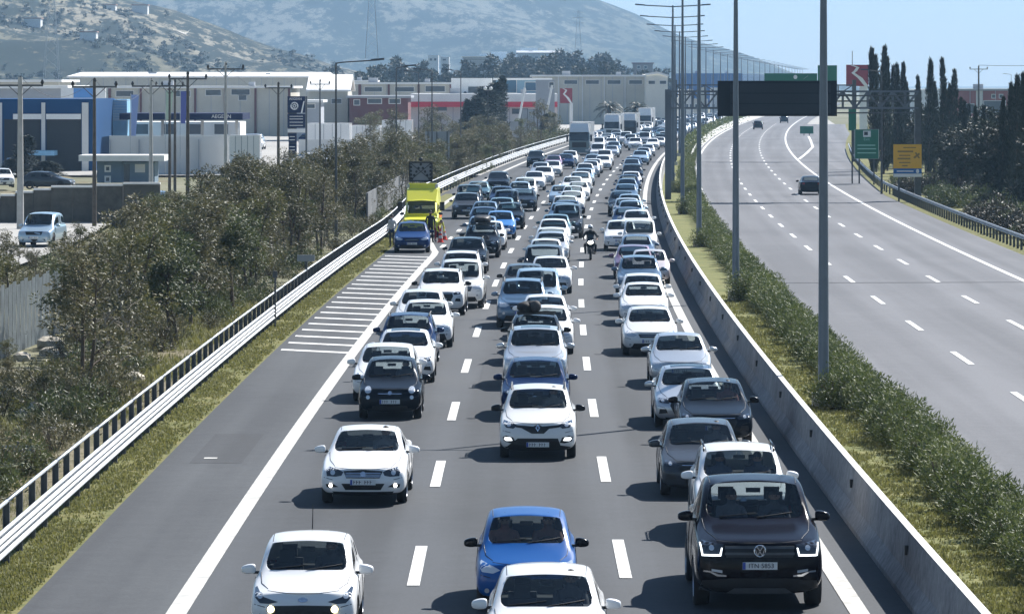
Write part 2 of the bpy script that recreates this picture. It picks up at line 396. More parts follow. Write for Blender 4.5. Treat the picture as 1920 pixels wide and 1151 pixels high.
M_LIT = mat('lit_lamp', (1,1,1), .3, emit=(1,.95,.85), es=5)
M_LITY = mat('lit_lamp_warm', (1,.9,.6), .3, emit=(1,.86,.48), es=3.5)
M_DRL = mat('daytime_lamp', (1,1,1), .3, emit=(.92,.97,1), es=1.5)
M_TAIL = mat('tail_lamp', (.25,.01,.01), .15, coat=1)
M_PLATE = mat('plate_white', (.7,.71,.70), .5)
M_PLATEB = mat('plate_blue', (.03,.07,.35), .5)
M_INK = mat('plate_ink', (.05,.05,.06), .6)
def paint(name, col, metal=.0, rough=.38):
    dk=max(col)<.1
    return mat('paint_'+name, col, .16 if dk else rough, metal=metal, coat=.07 if dk else .8, spec=.1 if dk else .5)
PAINT = dict(white=paint('white',(.80,.80,.79)), pearl=paint('pearl',(.72,.72,.70)), silver=paint('silver',(.52,.54,.56),.6,.32),
  grey=paint('grey',(.065,.072,.082),.3,.32), dark=paint('dark',(.014,.018,.024),.2,.3), black=paint('black',(.012,.012,.014),.1,.3),
  blue=mat('paint_blue',(.002,.07,.27),.3,coat=.25,spec=.3), navy=paint('navy',(.008,.022,.075),.2,.3), bright=paint('bright',(.005,.17,.50),.1),
  teal=paint('teal',(.04,.12,.14),.4,.3), purple=paint('purple',(.16,.07,.14),.4), steel=paint('steel',(.06,.12,.20),.3,.3),
  pale=paint('pale',(.34,.46,.56),.3,.3), rose=paint('rose',(.60,.52,.50),.3), plum=paint('plum',(.007,.006,.009),.0,.26))

# body types: L length W half-width H height; yc cowl, yh header, yr rear edge of roof, yg foot of rear glass; zs belt, zn nose, deck z
T = dict(
 city =dict(L=3.65,W=.83,H=1.49,yc=.98,yh=1.62,yr=3.10,yg=3.50,zs=.90,zn=.74,zc=1.00,xr=.63,deck=1.0,ax=.68,bx=3.05),
 mini =dict(L=3.57,W=.82,H=1.50,yc=1.00,yh=1.68,yr=2.90,yg=3.38,zs=.90,zn=.74,zc=1.00,xr=.585,deck=.98,ax=.70,bx=3.0),
 hatch=dict(L=4.25,W=.89,H=1.47,yc=1.22,yh=2.00,yr=3.50,yg=4.02,zs=.91,zn=.72,zc=.99,xr=.655,deck=1.0,ax=.86,bx=3.48),
 sedan=dict(L=4.60,W=.89,H=1.45,yc=1.35,yh=2.15,yr=3.25,yg=4.02,zs=.91,zn=.71,zc=.98,xr=.635,deck=1.04,ax=.86,bx=3.62),
 suv  =dict(L=4.40,W=.92,H=1.66,yc=1.22,yh=1.90,yr=3.75,yg=4.22,zs=1.04,zn=.86,zc=1.13,xr=.70,deck=1.1,ax=.90,bx=3.55),
 xover=dict(L=4.12,W=.89,H=1.57,yc=1.15,yh=1.85,yr=3.45,yg=3.92,zs=.98,zn=.80,zc=1.07,xr=.655,deck=1.05,ax=.82,bx=3.4),
 mpv  =dict(L=4.40,W=.91,H=1.80,yc=1.02,yh=1.80,yr=4.00,yg=4.32,zs=1.03,zn=.84,zc=1.12,xr=.73,deck=1.1,ax=.86,bx=3.6),
 pickup=dict(L=5.25,W=.97,H=1.83,yc=1.32,yh=1.95,yr=3.25,yg=3.50,zs=1.16,zn=.98,zc=1.24,xr=.735,deck=1.17,ax=.92,bx=4.0),
 van  =dict(L=5.6,W=1.0,H=2.12,yc=.85,yh=1.62,yr=5.35,yg=5.52,zs=1.22,zn=1.0,zc=1.30,xr=.84,deck=1.3,ax=.95,bx=4.4),
)
def cage(t):
    L,W,H,zs,zn = t['L'],t['W'],t['H'],t['zs'],t['zn']; zb=.21+.05*(t['H']>1.6); zc=t['zc']
    xr=t['xr']; yc,yh,yr,yg=t['yc'],t['yh'],t['yr'],t['yg']
    def low(w, zs_, y, dy=(0,0,0,0,0,0)):
        return [(0,y+dy[0],zb-.01),(.84*w,y+dy[1],zb),(.985*w,y+dy[2],zb+.13),(w,y+dy[3],zb+.5*(zs_-zb)+.06),(.965*w,y+dy[4],zs_),(.90*w,y+dy[5],zs_+.035)]
    rows=[]
    # nose cap ring, then two rings that round the corners
    rows.append([(0,.10,zb-.01),(.70*W,.10,zb),(.80*W,.05,zb+.10),(.84*W,.01,zb+.27),(.83*W,.05,zn-.09),(.80*W,.08,zn-.05),(.72*W,.11,zn-.01),(.60*W,.12,zn+.01),(.28*W,.11,zn+.02),(0,.10,zn+.025)])
    rows.append(low(.965*W, zn-.02, .14,(0,.02,.02,0,.04,.06))+[(.84*W,.20,zn+.025),(.66*W,.20,zn+.045),(.34*W,.19,zn+.06),(0,.18,zn+.065)])
    def hood(y, w, z, zz): return low(w, zz, y)+[(.82*w,y,z-.005),(.70*w,y,z+.022),(.36*w,y,z+.035),(0,y,z+.04)]
    rows.append(hood(.42, .99*W, zn+.07, zn+.02))
    rows.append(hood(t['ax']+.05, W, zn+.5*(zc-zn)+.03, zn+.6*(zs-zn)))
    rows.append(low(W, zs, yc)+[(.88*W,yc+.10,zc-.02),(.82*W,yc+.06,zc),(.45*W,yc-.07,zc+.015),(0,yc-.11,zc+.02)])
    def cab(y, dz, w=W, x=xr): return low(w, zs+.02, y)+[(x,y,H-.085-dz),(x-.055,y,H-.045-dz),(.55*x,y,H-.02-dz),(0,y,H-dz)]
    r=cab(yh,.045); r[6]=(r[6][0]+.02,yh+.04,r[6][2]-.01); r[8]=(r[8][0],yh-.04,r[8][2]); r[9]=(0,yh-.05,r[9][2]); rows.append(r)
    ym=(yh+yr)/2
    rows.append(cab(ym-.05, .0)); rows.append(cab(ym+.05,.0))
    rows.append(cab(yr, .05, x=xr-.01))
    ds=t['deck']
    rows.append(low(.98*W, zs+.01, yg)+[(.80*W,yg,ds-.02),(.68*W,yg,ds),(.36*W,yg,ds+.015),(0,yg,ds+.02)])
    if L-yg > .35:
        rows.append(low(.96*W, ds-.06, L-.22)+[(.80*W,L-.2,ds-.04),(.68*W,L-.18,ds-.02),(.36*W,L-.16,ds),(0,L-.15,ds)])
    rows.append([(0,L-.08,zb+.04),(.66*W,L-.06,zb+.05),(.78*W,L-.03,zb+.15),(.82*W,L,zb+.32),(.78*W,L-.03,ds-.14),(.76*W,L-.04,ds-.12),(.72*W,L-.05,ds-.10),(.62*W,L-.06,ds-.08),(.34*W,L-.06,ds-.075),(0,L-.06,ds-.07)])
    return rows
def body_meshes(t, wagonrear=False):
    """returns evaluated cage split in groups 0 body, 1 windscreen, 2 side windows, 3 rear window, 4 black trim"""
    rows = cage(t); bm = bmesh.new(); cl = bm.edges.layers.float.new('crease_edge'); vl = bm.verts.layers.float.new('crease_vert'); R_=[]
    for r in rows:
        left=[bm.verts.new((-x,y,z)) for x,y,z in r[1:9]]; right=[bm.verts.new((x,y,z)) for x,y,z in r[1:9]]
        c0=bm.verts.new(r[0]); c9=bm.verts.new(r[9])
        R_.append([c0]+right+[c9]+left[::-1])          # 18 around
    n=18; F_={}
    for i in range(len(R_)-1):
        for j in range(n):
            F_[i,j]=bm.faces.new((R_[i][j],R_[i][(j+1)%n],R_[i+1][(j+1)%n],R_[i+1][j]))
    for i,flip in ((0,False),(len(R_)-1,True)):
        q=R_[i]
        for k in range(1,8):
            f=[q[k],q[k+1],q[n-k-1],q[n-k]]; bm.faces.new(f[::-1] if not flip else f)
        for f in ([q[0],q[1],q[17]],[q[8],q[9],q[10]]): bm.faces.new(f[::-1] if not flip else f)
    bm.normal_update(); bmesh.ops.recalc_face_normals(bm, faces=bm.faces[:])
    def ring(fs, mi, th):
        bmesh.ops.inset_region(bm, faces=fs, thickness=th, depth=0, use_even_offset=True)
        for f in fs: f.material_index=mi
    top=(7,8,9,10)
    ws=[F_[4,j] for j in top]; ring(ws,1,.02)
    for e in {e for f in ws for e in f.edges if sum(g in ws for g in e.link_faces)==1}: e[cl]=.95
    for v in {v for f in ws for v in f.verts}:
        if sum(f in ws for f in v.link_faces)==1: v[vl]=.75
    rg=[F_[8,j] for j in top]; ring(rg,3,.045)
    sides = ([4,5],[6,7]) if True else ()
    for j in (5,12):
        a=[F_[4,j],F_[5,j]]; ring(a,2,.05)
        b_=[F_[7,j]]+([F_[8,j]] if wagonrear else []); ring(b_,2,.05)
        F_[6,j].material_index=4
    for i in range(len(R_)-1):
        for j in (4,13):       # shoulder line
            e=bm.edges.get((R_[i][j],R_[i+1][j]))
            if e and i>1: e[cl]=.35
        for j in (7,11):
            e=bm.edges.get((R_[i][j],R_[i+1][j]))
            if e and 1<=i<4: e[cl]=.55
    for i,k in ((4,.55),(5,.5),(8,.35)):
        for j in (6,7,8,9,10,11):
            e=bm.edges.get((R_[i][j],R_[i][j+1])); 
            if e: e[cl]=k
    me=bpy.data.meshes.new('c'); bm.to_mesh(me); bm.free()
    for k in range(6): me.materials.append(M_BLACK)
    o=bpy.data.objects.new('c',me); C.objects.link(o)
    s=o.modifiers.new('s','SUBSURF'); s.levels=2; s.render_levels=2
    # wheel arches cut out of the closed body
    cb=bmesh.new(); rr=t.get('wr',.315+.04*(t['H']>1.6))
    for y in (t['ax'],t['bx']):
        for sx in (-1,1):
            bmesh.ops.create_cone(cb, cap_ends=True, segments=28, radius1=rr+.055, radius2=rr+.055, depth=.34,
              matrix=Matrix.Translation((sx*(t['W']+.02),y,rr))@Matrix.Rotation(R(90),4,'Y'))
    for f in cb.faces: f.material_index=5
    cm=bpy.data.meshes.new('cut'); cb.to_mesh(cm); cb.free()
    for k in range(6): cm.materials.append(M_BLACK)
    co=bpy.data.objects.new('cut',cm); C.objects.link(co)
    m=o.modifiers.new('b','BOOLEAN'); m.operation='DIFFERENCE'; m.object=co; m.solver='EXACT'
    dg=bpy.context.evaluated_depsgraph_get(); ev=bpy.data.meshes.new_from_object(o.evaluated_get(dg))
    bpy.data.objects.remove(o); bpy.data.objects.remove(co)
    zs=[v.co.z for v in ev.vertices]; xs=[v.co.x for v in ev.vertices]; ys=[v.co.y for v in ev.vertices]
    kx=t['W']/max(xs); kz=t['H']/max(zs); y0,y1=min(ys),max(ys); ky=t['L']/(y1-y0)
    for v in ev.vertices: v.co=(v.co.x*kx,(v.co.y-y0)*ky,v.co.z*kz)
    out={}; full=bmesh.new(); full.from_mesh(ev); bvh=BVHTree.FromBMesh(full)
    for k,name in ((0,'body'),(1,'windscreen'),(2,'side_window'),(3,'rear_window')):
        b=bmesh.new(); b.from_mesh(ev)
        keep={0:(0,4,5)}.get(k,(k,))
        bmesh.ops.delete(b, geom=[f for f in b.faces if f.material_index not in keep], context='FACES')
        mm=bpy.data.meshes.new(name)
        for f in b.faces:
            f.smooth=f.material_index!=5
            f.material_index = (0 if f.material_index==0 else 1) if k==0 else 0
            if k==0 and f.material_index==0 and max(v.co.z for v in f.verts)<.30: f.material_index=1
        if k==2:           # one mesh per side
            for sx,key in ((1,'side_window_a'),(-1,'side_window_b')):
                b2=b.copy(); bmesh.ops.delete(b2, geom=[f for f in b2.faces if f.calc_center_median().x*sx<0], context='FACES')
                m2=bpy.data.meshes.new('side_window'); b2.to_mesh(m2); b2.free(); m2.materials.append(M_GLASS); out[key]=m2
        else:
            b.to_mesh(mm); mm.materials.append(M_GLASS if k else M_BLACK)
            if k==0: mm.materials.append(M_BLACK)
            out[name]=mm
        b.free()
    full.free(); return out, bvh
def drape(bvh, poly, off, m, name, thick=.02, mirror=False, rear=False, L=0, sub=3):
    """lay a flat outline (x,z) onto the nose (or tail) of the body as a slightly raised pad"""
    if mirror: poly=[(-x,z) for x,z in poly][::-1]
    b=bmesh.new(); f=b.faces.new([b.verts.new((x,0,z)) for x,z in poly])
    bmesh.ops.triangulate(b, faces=b.faces[:])
    for _ in range(sub):
        lg=[e for e in b.edges if e.calc_length()>.055]
        if lg: bmesh.ops.subdivide_edges(b, edges=lg, cuts=1); bmesh.ops.triangulate(b, faces=b.faces[:])
    d=Vector((0,-1,0)) if rear else Vector((0,1,0)); y0=20 if rear else -5; last=None
    for v in b.verts:
        h=bvh.ray_cast(Vector((v.co.x,y0,v.co.z)), d)
        y = h[0].y if h[0] is not None else None
        v.co.y = (y - d.y*off) if y is not None else 999
    ok=[v.co.y for v in b.verts if v.co.y<900]; av=(max(ok) if not rear else min(ok)) if ok else 0
    for v in b.verts:
        if v.co.y>900: v.co.y=av
    r=bmesh.ops.extrude_face_region(b, geom=b.faces[:])
    for v in [x for x in r['geom'] if isinstance(x,bmesh.types.BMVert)]: v.co.y += d.y*thick
    bmesh.ops.recalc_face_normals(b, faces=b.faces[:])
    me=bpy.data.meshes.new(name); b.to_mesh(me); b.free(); me.materials.append(m)
    return me
def seam(bvh, pts, d, off=.003, r=.006, m=None, name='panel_seam'):
    d=Vector(d); q=[]
    for a,c in zip(pts,pts[1:]):
        a,c=Vector(a),Vector(c); n=max(2,int((c-a).length/.12))
        for k in range(n+1):
            p=a+(c-a)*k/n; h=bvh.ray_cast(p-d*4, d)
            if h[0] is not None: q.append(h[0]-d*off)
    if len(q)<2: return None
    b=MB(m or M_BLACK); b.tube(q, r, 4); return b.mesh(name)
def seams(bvh,t):
    W,H,zn,zc=t['W'],t['H'],t['zn'],t['zc']; S=[]
    for sx in (-1,1):
        S.append(('bonnet_seam',[(sx*.84*W,t['yc']+.02,0),(sx*.80*W,t['yc']*.6,0),(sx*.66*W,.30,0)],(0,0,-1)))
        S.append(('roof_seam',[(sx*(t['xr']-.075),t['yh']+.12,0),(sx*(t['xr']-.06),(t['yh']+t['yr'])/2,0),(sx*(t['xr']-.075),t['yr']-.1,0)],(0,0,-1)))
        yd=t['yc']+.22
        S.append(('door_seam',[(0,yd,t['zs']),(0,yd,.45)],(-sx,0,0)))
        S.append(('door_seam',[(0,(t['yh']+t['yr'])/2,t['zs']),(0,(t['yh']+t['yr'])/2,.40)],(-sx,0,0)))
    S.append(('bonnet_seam',[(-.66*W,0,zn+.06),(-.3*W,0,zn+.035),(.3*W,0,zn+.035),(.66*W,0,zn+.06)],(0,1,0)))
    S.append(('bumper_seam',[(-.9*W,0,zn-.13),(-.7*W,0,zn-.17)],(0,1,0))); S.append(('bumper_seam',[(.9*W,0,zn-.13),(.7*W,0,zn-.17)],(0,1,0)))
    return S
def wheel_mesh(r, w=.2):
    def lathe(b, prof, n, mi):
        vs=[(x, p*math.cos(2*math.pi*k/n), p*math.sin(2*math.pi*k/n)) for p,x in prof for k in range(n)]
        b.add(vs, [(i*n+k,i*n+(k+1)%n,(i+1)*n+(k+1)%n,(i+1)*n+k) for i in range(len(prof)-1) for k in range(n)], mi, True)
    t=MB(M_TYRE); lathe(t, [(r*.66,-w/2),(r*.93,-w/2-.005),(r,-w/2+.03),(r,w/2-.03),(r*.93,w/2+.005),(r*.66,w/2),(r*.66,-w/2)], 24, 0)
    q=MB(M_RIM, M_BLACK); 
    for sx in (1,-1):
        lathe(q, [(r*.66,sx*w*.5),(r*.60,sx*w*.40),(r*.6,sx*w*.2)], 20, 0)
        lathe(q, [(r*.62,sx*w*.22),(.0,sx*w*.22)], 20, 1)
        for k in range(5):
            a=2*math.pi*k/5; d=(math.cos(a),math.sin(a)); e=(-d[1],d[0])
            vs=[(sx*w*.44,d[0]*rr+e[0]*ww,d[1]*rr+e[1]*ww) for rr,ww in ((.03,-.05),(.03,.05),(r*.64,.035),(r*.64,-.035))]
            vs+=[(sx*w*.30,v[1],v[2]) for v in vs]
            q.add(vs,[(0,1,2,3),(0,4,5,1),(1,5,6,2),(2,6,7,3),(3,7,4,0)],0)
    return t.mesh('tyre'), q.mesh('rim')
WH={.315:wheel_mesh(.315),.355:wheel_mesh(.355,.23)}
def mirror_mesh(sx, name='wing_mirror'):
    b=bmesh.new(); bmesh.ops.create_cube(b, size=1)
    bmesh.ops.subdivide_edges(b, edges=b.edges[:], cuts=4, use_grid_fill=True)
    for v in b.verts:
        p=v.co*2; q=Vector((abs(p.x)**4,abs(p.y)**4,abs(p.z)**4)); k=(q.x+q.y+q.z)**.25 or 1
        p=p/k; k2=1-.28*max(0,p.x); y=p.y*(.055 if p.y>0 else .085)
        v.co=(sx*(p.x*.115+.15), y+.03*p.x, p.z*.078*k2-.012*p.x)
    me=bpy.data.meshes.new(name); b.normal_update(); bmesh.ops.recalc_face_normals(b,faces=b.faces[:]); b.to_mesh(me); b.free(); me.materials.append(M_BLACK)
    for p in me.polygons: p.use_smooth=True
    return me
MIR={1:mirror_mesh(1),-1:mirror_mesh(-1)}
def stalk(sx):
    b=MB(M_BLACK); b.box((min(-.04*sx,.14*sx),-.04,-.07),(max(-.04*sx,.14*sx),.02,-.03)); return b.mesh('mirror_stalk')
STK={1:stalk(1),-1:stalk(-1)}
def interior(t):
    b=MB(M_INT, M_SEAT); W,zs,yc,yh,H=t['W'],t['zs'],t['yc'],t['yh'],t['H']
    b.box((-W+.10,yc+.1,.30),(W-.10,t['yg']-.05,.36))
    b.box((-W+.12,yc+.02,.36),(W-.12,yc+.42,zs-.03))          # dashboard
    b.box((-W+.14,t['yr']-.1,.4),(W-.14,t['yg']-.1,zs-.02))
    for sx in (-1,1):
        x=sx*.36
        for y in (yh+.28,yh+1.12):
            if y>t['yr']-.15: continue
            b.box((x-.24,y-.45,.42),(x+.24,y,.58),1)
            b.add([(x-.24,y,.5),(x+.24,y,.5),(x+.21,y+.16,H-.48),(x-.21,y+.16,H-.48),(x-.24,y+.14,.5),(x+.24,y+.14,.5),(x+.21,y+.25,H-.48),(x-.21,y+.25,H-.48)],
                  [(0,1,2,3),(4,7,6,5),(3,2,6,7),(0,3,7,4),(1,5,6,2)],1)
            b.box((x-.12,y+.17,H-.46),(x+.12,y+.26,H-.27),1)
    n=16; c=(.36,yc+.56,zs+.0); pts=[(c[0]+.18*math.cos(2*math.pi*k/n),c[1]+.07*math.sin(2*math.pi*k/n),c[2]+.17*math.sin(2*math.pi*k/n)) for k in range(n+1)]
    b.tube(pts,.014,6,0,False)
    return b.mesh('cabin_interior')
RB={}
def sym(p): return p+[(-x,z) for x,z in p[::-1]]
def faces(kind, t, hero=None):
    """front-end outlines: list of (part name, outline, mirrored twice?, offset, material)"""
    W,zn,H=t['W'],t['zn'],t['H']; z=zn
    A=[]
    def one(n,p,m,off=.006,th=.02): A.append((n,p,False,off,m,th))
    def two(n,p,m,off=.006,th=.02): A.append((n,p,True,off,m,th))
    def circ(cx,cz,r,k=12,ry=None): ry=ry or r; return [(cx+r*math.cos(2*math.pi*i/k),cz+ry*math.sin(2*math.pi*i/k)) for i in range(k)]
    plate_z=.44 if H<1.6 else .50
    if hero=='i10':
        two('headlight',[(.38,z-.09),(.60,z-.02),(.73,z+.10),(.76,z+.08),(.74,z-.03),(.66,z-.11),(.52,z-.12)],M_LAMPD)
        two('headlamp_reflector',circ(.66,z+.0,.045),M_LAMP,.012)
        one('grille',sym([(.54,z-.15),(.56,z-.22),(.42,z-.30),(.34,z-.44),(.0,z-.44)])[:-1]if 0 else [(-.54,z-.15),(-.56,z-.22),(-.42,z-.30),(-.34,z-.44),(.34,z-.44),(.42,z-.30),(.56,z-.22),(.54,z-.15),(0,z-.14)][::-1],M_BLACK,.008)
        two('daytime_lamp',circ(.49,z-.20,.055),M_LITY,.016)
        two('fog_vent',[(.66,z-.26),(.70,z-.42),(.62,z-.42)],M_BLACK)
        one('badge',circ(0,z-.06,.075,16,.035),M_CHROME,.012)
        plate_z=z-.38
    elif hero=='merc':
        two('headlight',[(.40,z-.02),(.50,z+.03),(.70,z+.07),(.76,z+.02),(.74,z-.10),(.56,z-.11),(.44,z-.09)],M_LAMPD)
        two('headlamp_reflector',circ(.62,z-.03,.05),M_LAMP,.012)
        one('grille',[(-.40,z+.0),(-.34,z-.14),(.34,z-.14),(.40,z+.0),(0,z+.02)],M_BLACK,.010)
        for k in range(3): one('grille_bar',[(-.36,z-.045-k*.035),(-.36,z-.030-k*.035),(.36,z-.030-k*.035),(.36,z-.045-k*.035)][::-1],M_CHROME,.02,.01)
        one('badge',circ(0,z-.06,.055,14),M_CHROME,.03)
        one('air_intake',[(-.44,z-.25),(-.36,z-.38),(.36,z-.38),(.44,z-.25)],M_BLACK)
        two('side_intake',[(.50,z-.32),(.60,z-.26),(.76,z-.26),(.74,z-.33)],M_BLACK)
        two('fog_lamp',circ(.66,z-.29,.035),M_LIT,.016)
        plate_z=z-.22
    elif hero=='captur':
        two('headlight',[(.46,z-.01),(.58,z+.05),(.78,z+.09),(.80,z+.03),(.72,z-.06),(.56,z-.08)],M_LAMPD)
        two('headlamp_reflector',circ(.66,z+.01,.05),M_LAMP,.012)
        one('grille',[(-.50,z-.0),(-.50,z-.05),(-.26,z-.08),(-.14,z-.19),(.14,z-.19),(.26,z-.08),(.50,z-.05),(.50,z),(.1,z-.03),(0,z+.02),(-.1,z-.03)],M_BLACK,.008)
        r=.085
        one('badge',[(0,z+r-.06),(.055,z-.06),(0,z-r-.06),(-.055,z-.06)][::1],M_CHROME,.02)
        one('badge_centre',[(0,z+.04-.06),(.022,z-.06),(0,z-.04-.06),(-.022,z-.06)],M_BLACK,.03,.01)
        one('air_intake',[(-.80,.24),(-.80,.30),(-.52,.34),(-.46,z-.30),(.46,z-.30),(.52,.34),(.80,.30),(.80,.24)],M_BLACK)
        two('fog_surround',[(.50,z-.40),(.56,z-.28),(.72,z-.24),(.80,z-.27),(.78,z-.36),(.62,z-.41)],M_BLACK)
        two('daytime_lamp',[(.58,z-.35),(.62,z-.28),(.76,z-.28),(.77,z-.32),(.72,z-.355)],M_DRL,.016)
        plate_z=.36
    elif hero=='amarok':
        one('grille',[(-.52,z+.0),(-.50,z-.17),(.50,z-.17),(.52,z+.0)],M_BLACK,.008)
        for dz in (-.025,-.115): one('grille_bar',[(-.52,z+dz-.018),(-.52,z+dz+.018),(.52,z+dz+.018),(.52,z+dz-.018)],M_GALVD,.02,.01)
        two('headlight',[(.54,z+.02),(.86,z+.06),(.90,z-.0),(.86,z-.15),(.56,z-.15)],M_LAMPD,.008)
        two('daytime_lamp',[(.555,z-.03),(.575,z-.03),(.60,z-.125),(.58,z-.15)],M_DRL,.02,.01)
        two('daytime_lamp',[(.58,z-.15),(.60,z-.125),(.84,z-.125),(.86,z-.15)],M_DRL,.02,.01)
        two('daytime_lamp',[(.845,z-.125),(.865,z-.15),(.895,z+.03),(.875,z+.03)],M_DRL,.02,.01)
        two('headlamp_reflector',circ(.72,z-.03,.04),M_LAMP,.016)
        two('fog_surround',[(.50,z-.43),(.62,z-.42),(.74,z-.37),(.84,z-.36),(.84,z-.385),(.74,z-.395),(.64,z-.45),(.50,z-.455)],M_CHROME,.012)
        two('fog_lamp',[(.56,z-.40),(.56,z-.36),(.72,z-.34),(.72,z-.375)],M_LAMP,.012)
        one('bumper_guard',[(-.9,.30),(-.86,.46),(-.4,.50),(.4,.50),(.86,.46),(.9,.30)],M_BLACK,.012)
        one('skid_plate',[(-.5,.27),(-.38,.35),(.38,.35),(.5,.27)],M_GALVD,.03)
        plate_z=z-.29
    elif hero=='v1':
        two('headlight',[(.50,z-.02),(.58,z+.04),(.78,z+.06),(.80,z+.0),(.74,z-.05),(.54,z-.07)],M_LAMPD)
        two('headlamp_reflector',circ(.68,z+.005,.038),M_LAMP,.012)
        one('grille',[(-.46,z-.0),(-.50,z-.12),(-.36,z-.40),(.36,z-.40),(.50,z-.12),(.46,z-.0)],M_BLACK,.008)
        one('grille_bar',[(-.44,z-.02),(-.45,z-.035),(.45,z-.035),(.44,z-.02)],M_CHROME,.02,.01)
        one('badge',circ(0,z-.10,.05,14),M_CHROME,.03)
        two('side_intake',[(.56,z-.30),(.60,z-.20),(.76,z-.20),(.78,z-.32)],M_BLACK); plate_z=z-.26
    elif hero=='v2':
        two('headlight',[(.46,z-.09),(.48,z+.02),(.66,z+.07),(.80,z+.07),(.80,z-.05),(.70,z-.13)],M_LAMP)
        one('grille',[(-.40,z-.03),(-.40,z-.08),(.40,z-.08),(.40,z-.03)],M_BLACK,.008)
        one('badge',circ(0,z-.05,.055,14),M_CHROME,.02)
        one('air_intake',[(-.70,.26),(-.62,z-.24),(.62,z-.24),(.70,.26)],M_BLACK)
        two('fog_lamp',circ(.68,z-.26,.035),M_LAMP,.014); plate_z=z-.20
    elif kind=='mini':
        two('headlight',circ(.56,z+.02,.085,16),M_LAMP,.012)
        two('fog_lamp',circ(.56,z-.16,.05,12),M_LAMP,.012)
        one('air_intake',[(-.48,.26),(-.44,.36),(.44,.36),(.48,.26)],M_BLACK)
        one('grille_bar',[(-.30,z-.08),(-.30,z-.06),(.30,z-.06),(.30,z-.08)],M_CHROME,.012,.01)
        one('badge',circ(0,z-.05,.05,14),M_CHROME,.02); plate_z=.47
    elif kind in('pickup','suv','mpv','xover'):
        two('headlight',[(.44,z-.04),(.56,z+.03),(.80,z+.07),(.83,z+.01),(.80,z-.09),(.58,z-.10)],M_LAMP)
        one('grille',[(-.46,z+.0),(-.40,z-.17),(.40,z-.17),(.46,z+.0)],M_BLACK,.008)
        one('grille_bar',[(-.42,z-.075),(-.42,z-.055),(.42,z-.055),(.42,z-.075)],M_CHROME,.02,.01)
        one('air_intake',[(-.66,.30),(-.58,.46),(.58,.46),(.66,.30)],M_BLACK)
        two('fog_lamp',circ(.66,z-.32,.045),M_LAMP,.012); plate_z=z-.30
    else:
        two('headlight',[(.42,z-.05),(.54,z+.01),(.74,z+.08),(.78,z+.02),(.72,z-.08),(.54,z-.10)],M_LAMP)
        one('grille',[(-.38,z-.02),(-.33,z-.13),(.33,z-.13),(.38,z-.02)],M_BLACK,.008)
        one('grille_bar',[(-.30,z-.075),(-.30,z-.06),(.30,z-.06),(.30,z-.075)],M_CHROME,.02,.01)
        one('air_intake',[(-.60,.27),(-.52,.40),(.52,.40),(.60,.27)],M_BLACK)
        two('fog_lamp',circ(.64,.36,.04),M_LAMP,.012); plate_z=.47
    A.append(('plate',plate_z)); return A
def plate(z, text=None):
    b=MB(M_PLATE,M_PLATEB,M_INK); b.box((-.26,-.012,z-.055),(.26,.0,z+.055)); b.box((-.258,-.016,z-.052),(-.215,-.0125,z+.052),1)
    if not text:
        rn=random.Random(3); x=-.19
        for k in range(7):
            w_=rn.uniform(.03,.045)
            if k!=3: b.box((x,-.015,z-.036),(x+w_*.35,-.0125,z+.036),2); b.box((x,-.0152,z-.0),(x+w_,-.0126,z+.012),2)
            x+=.056
    return b.mesh('licence_plate')
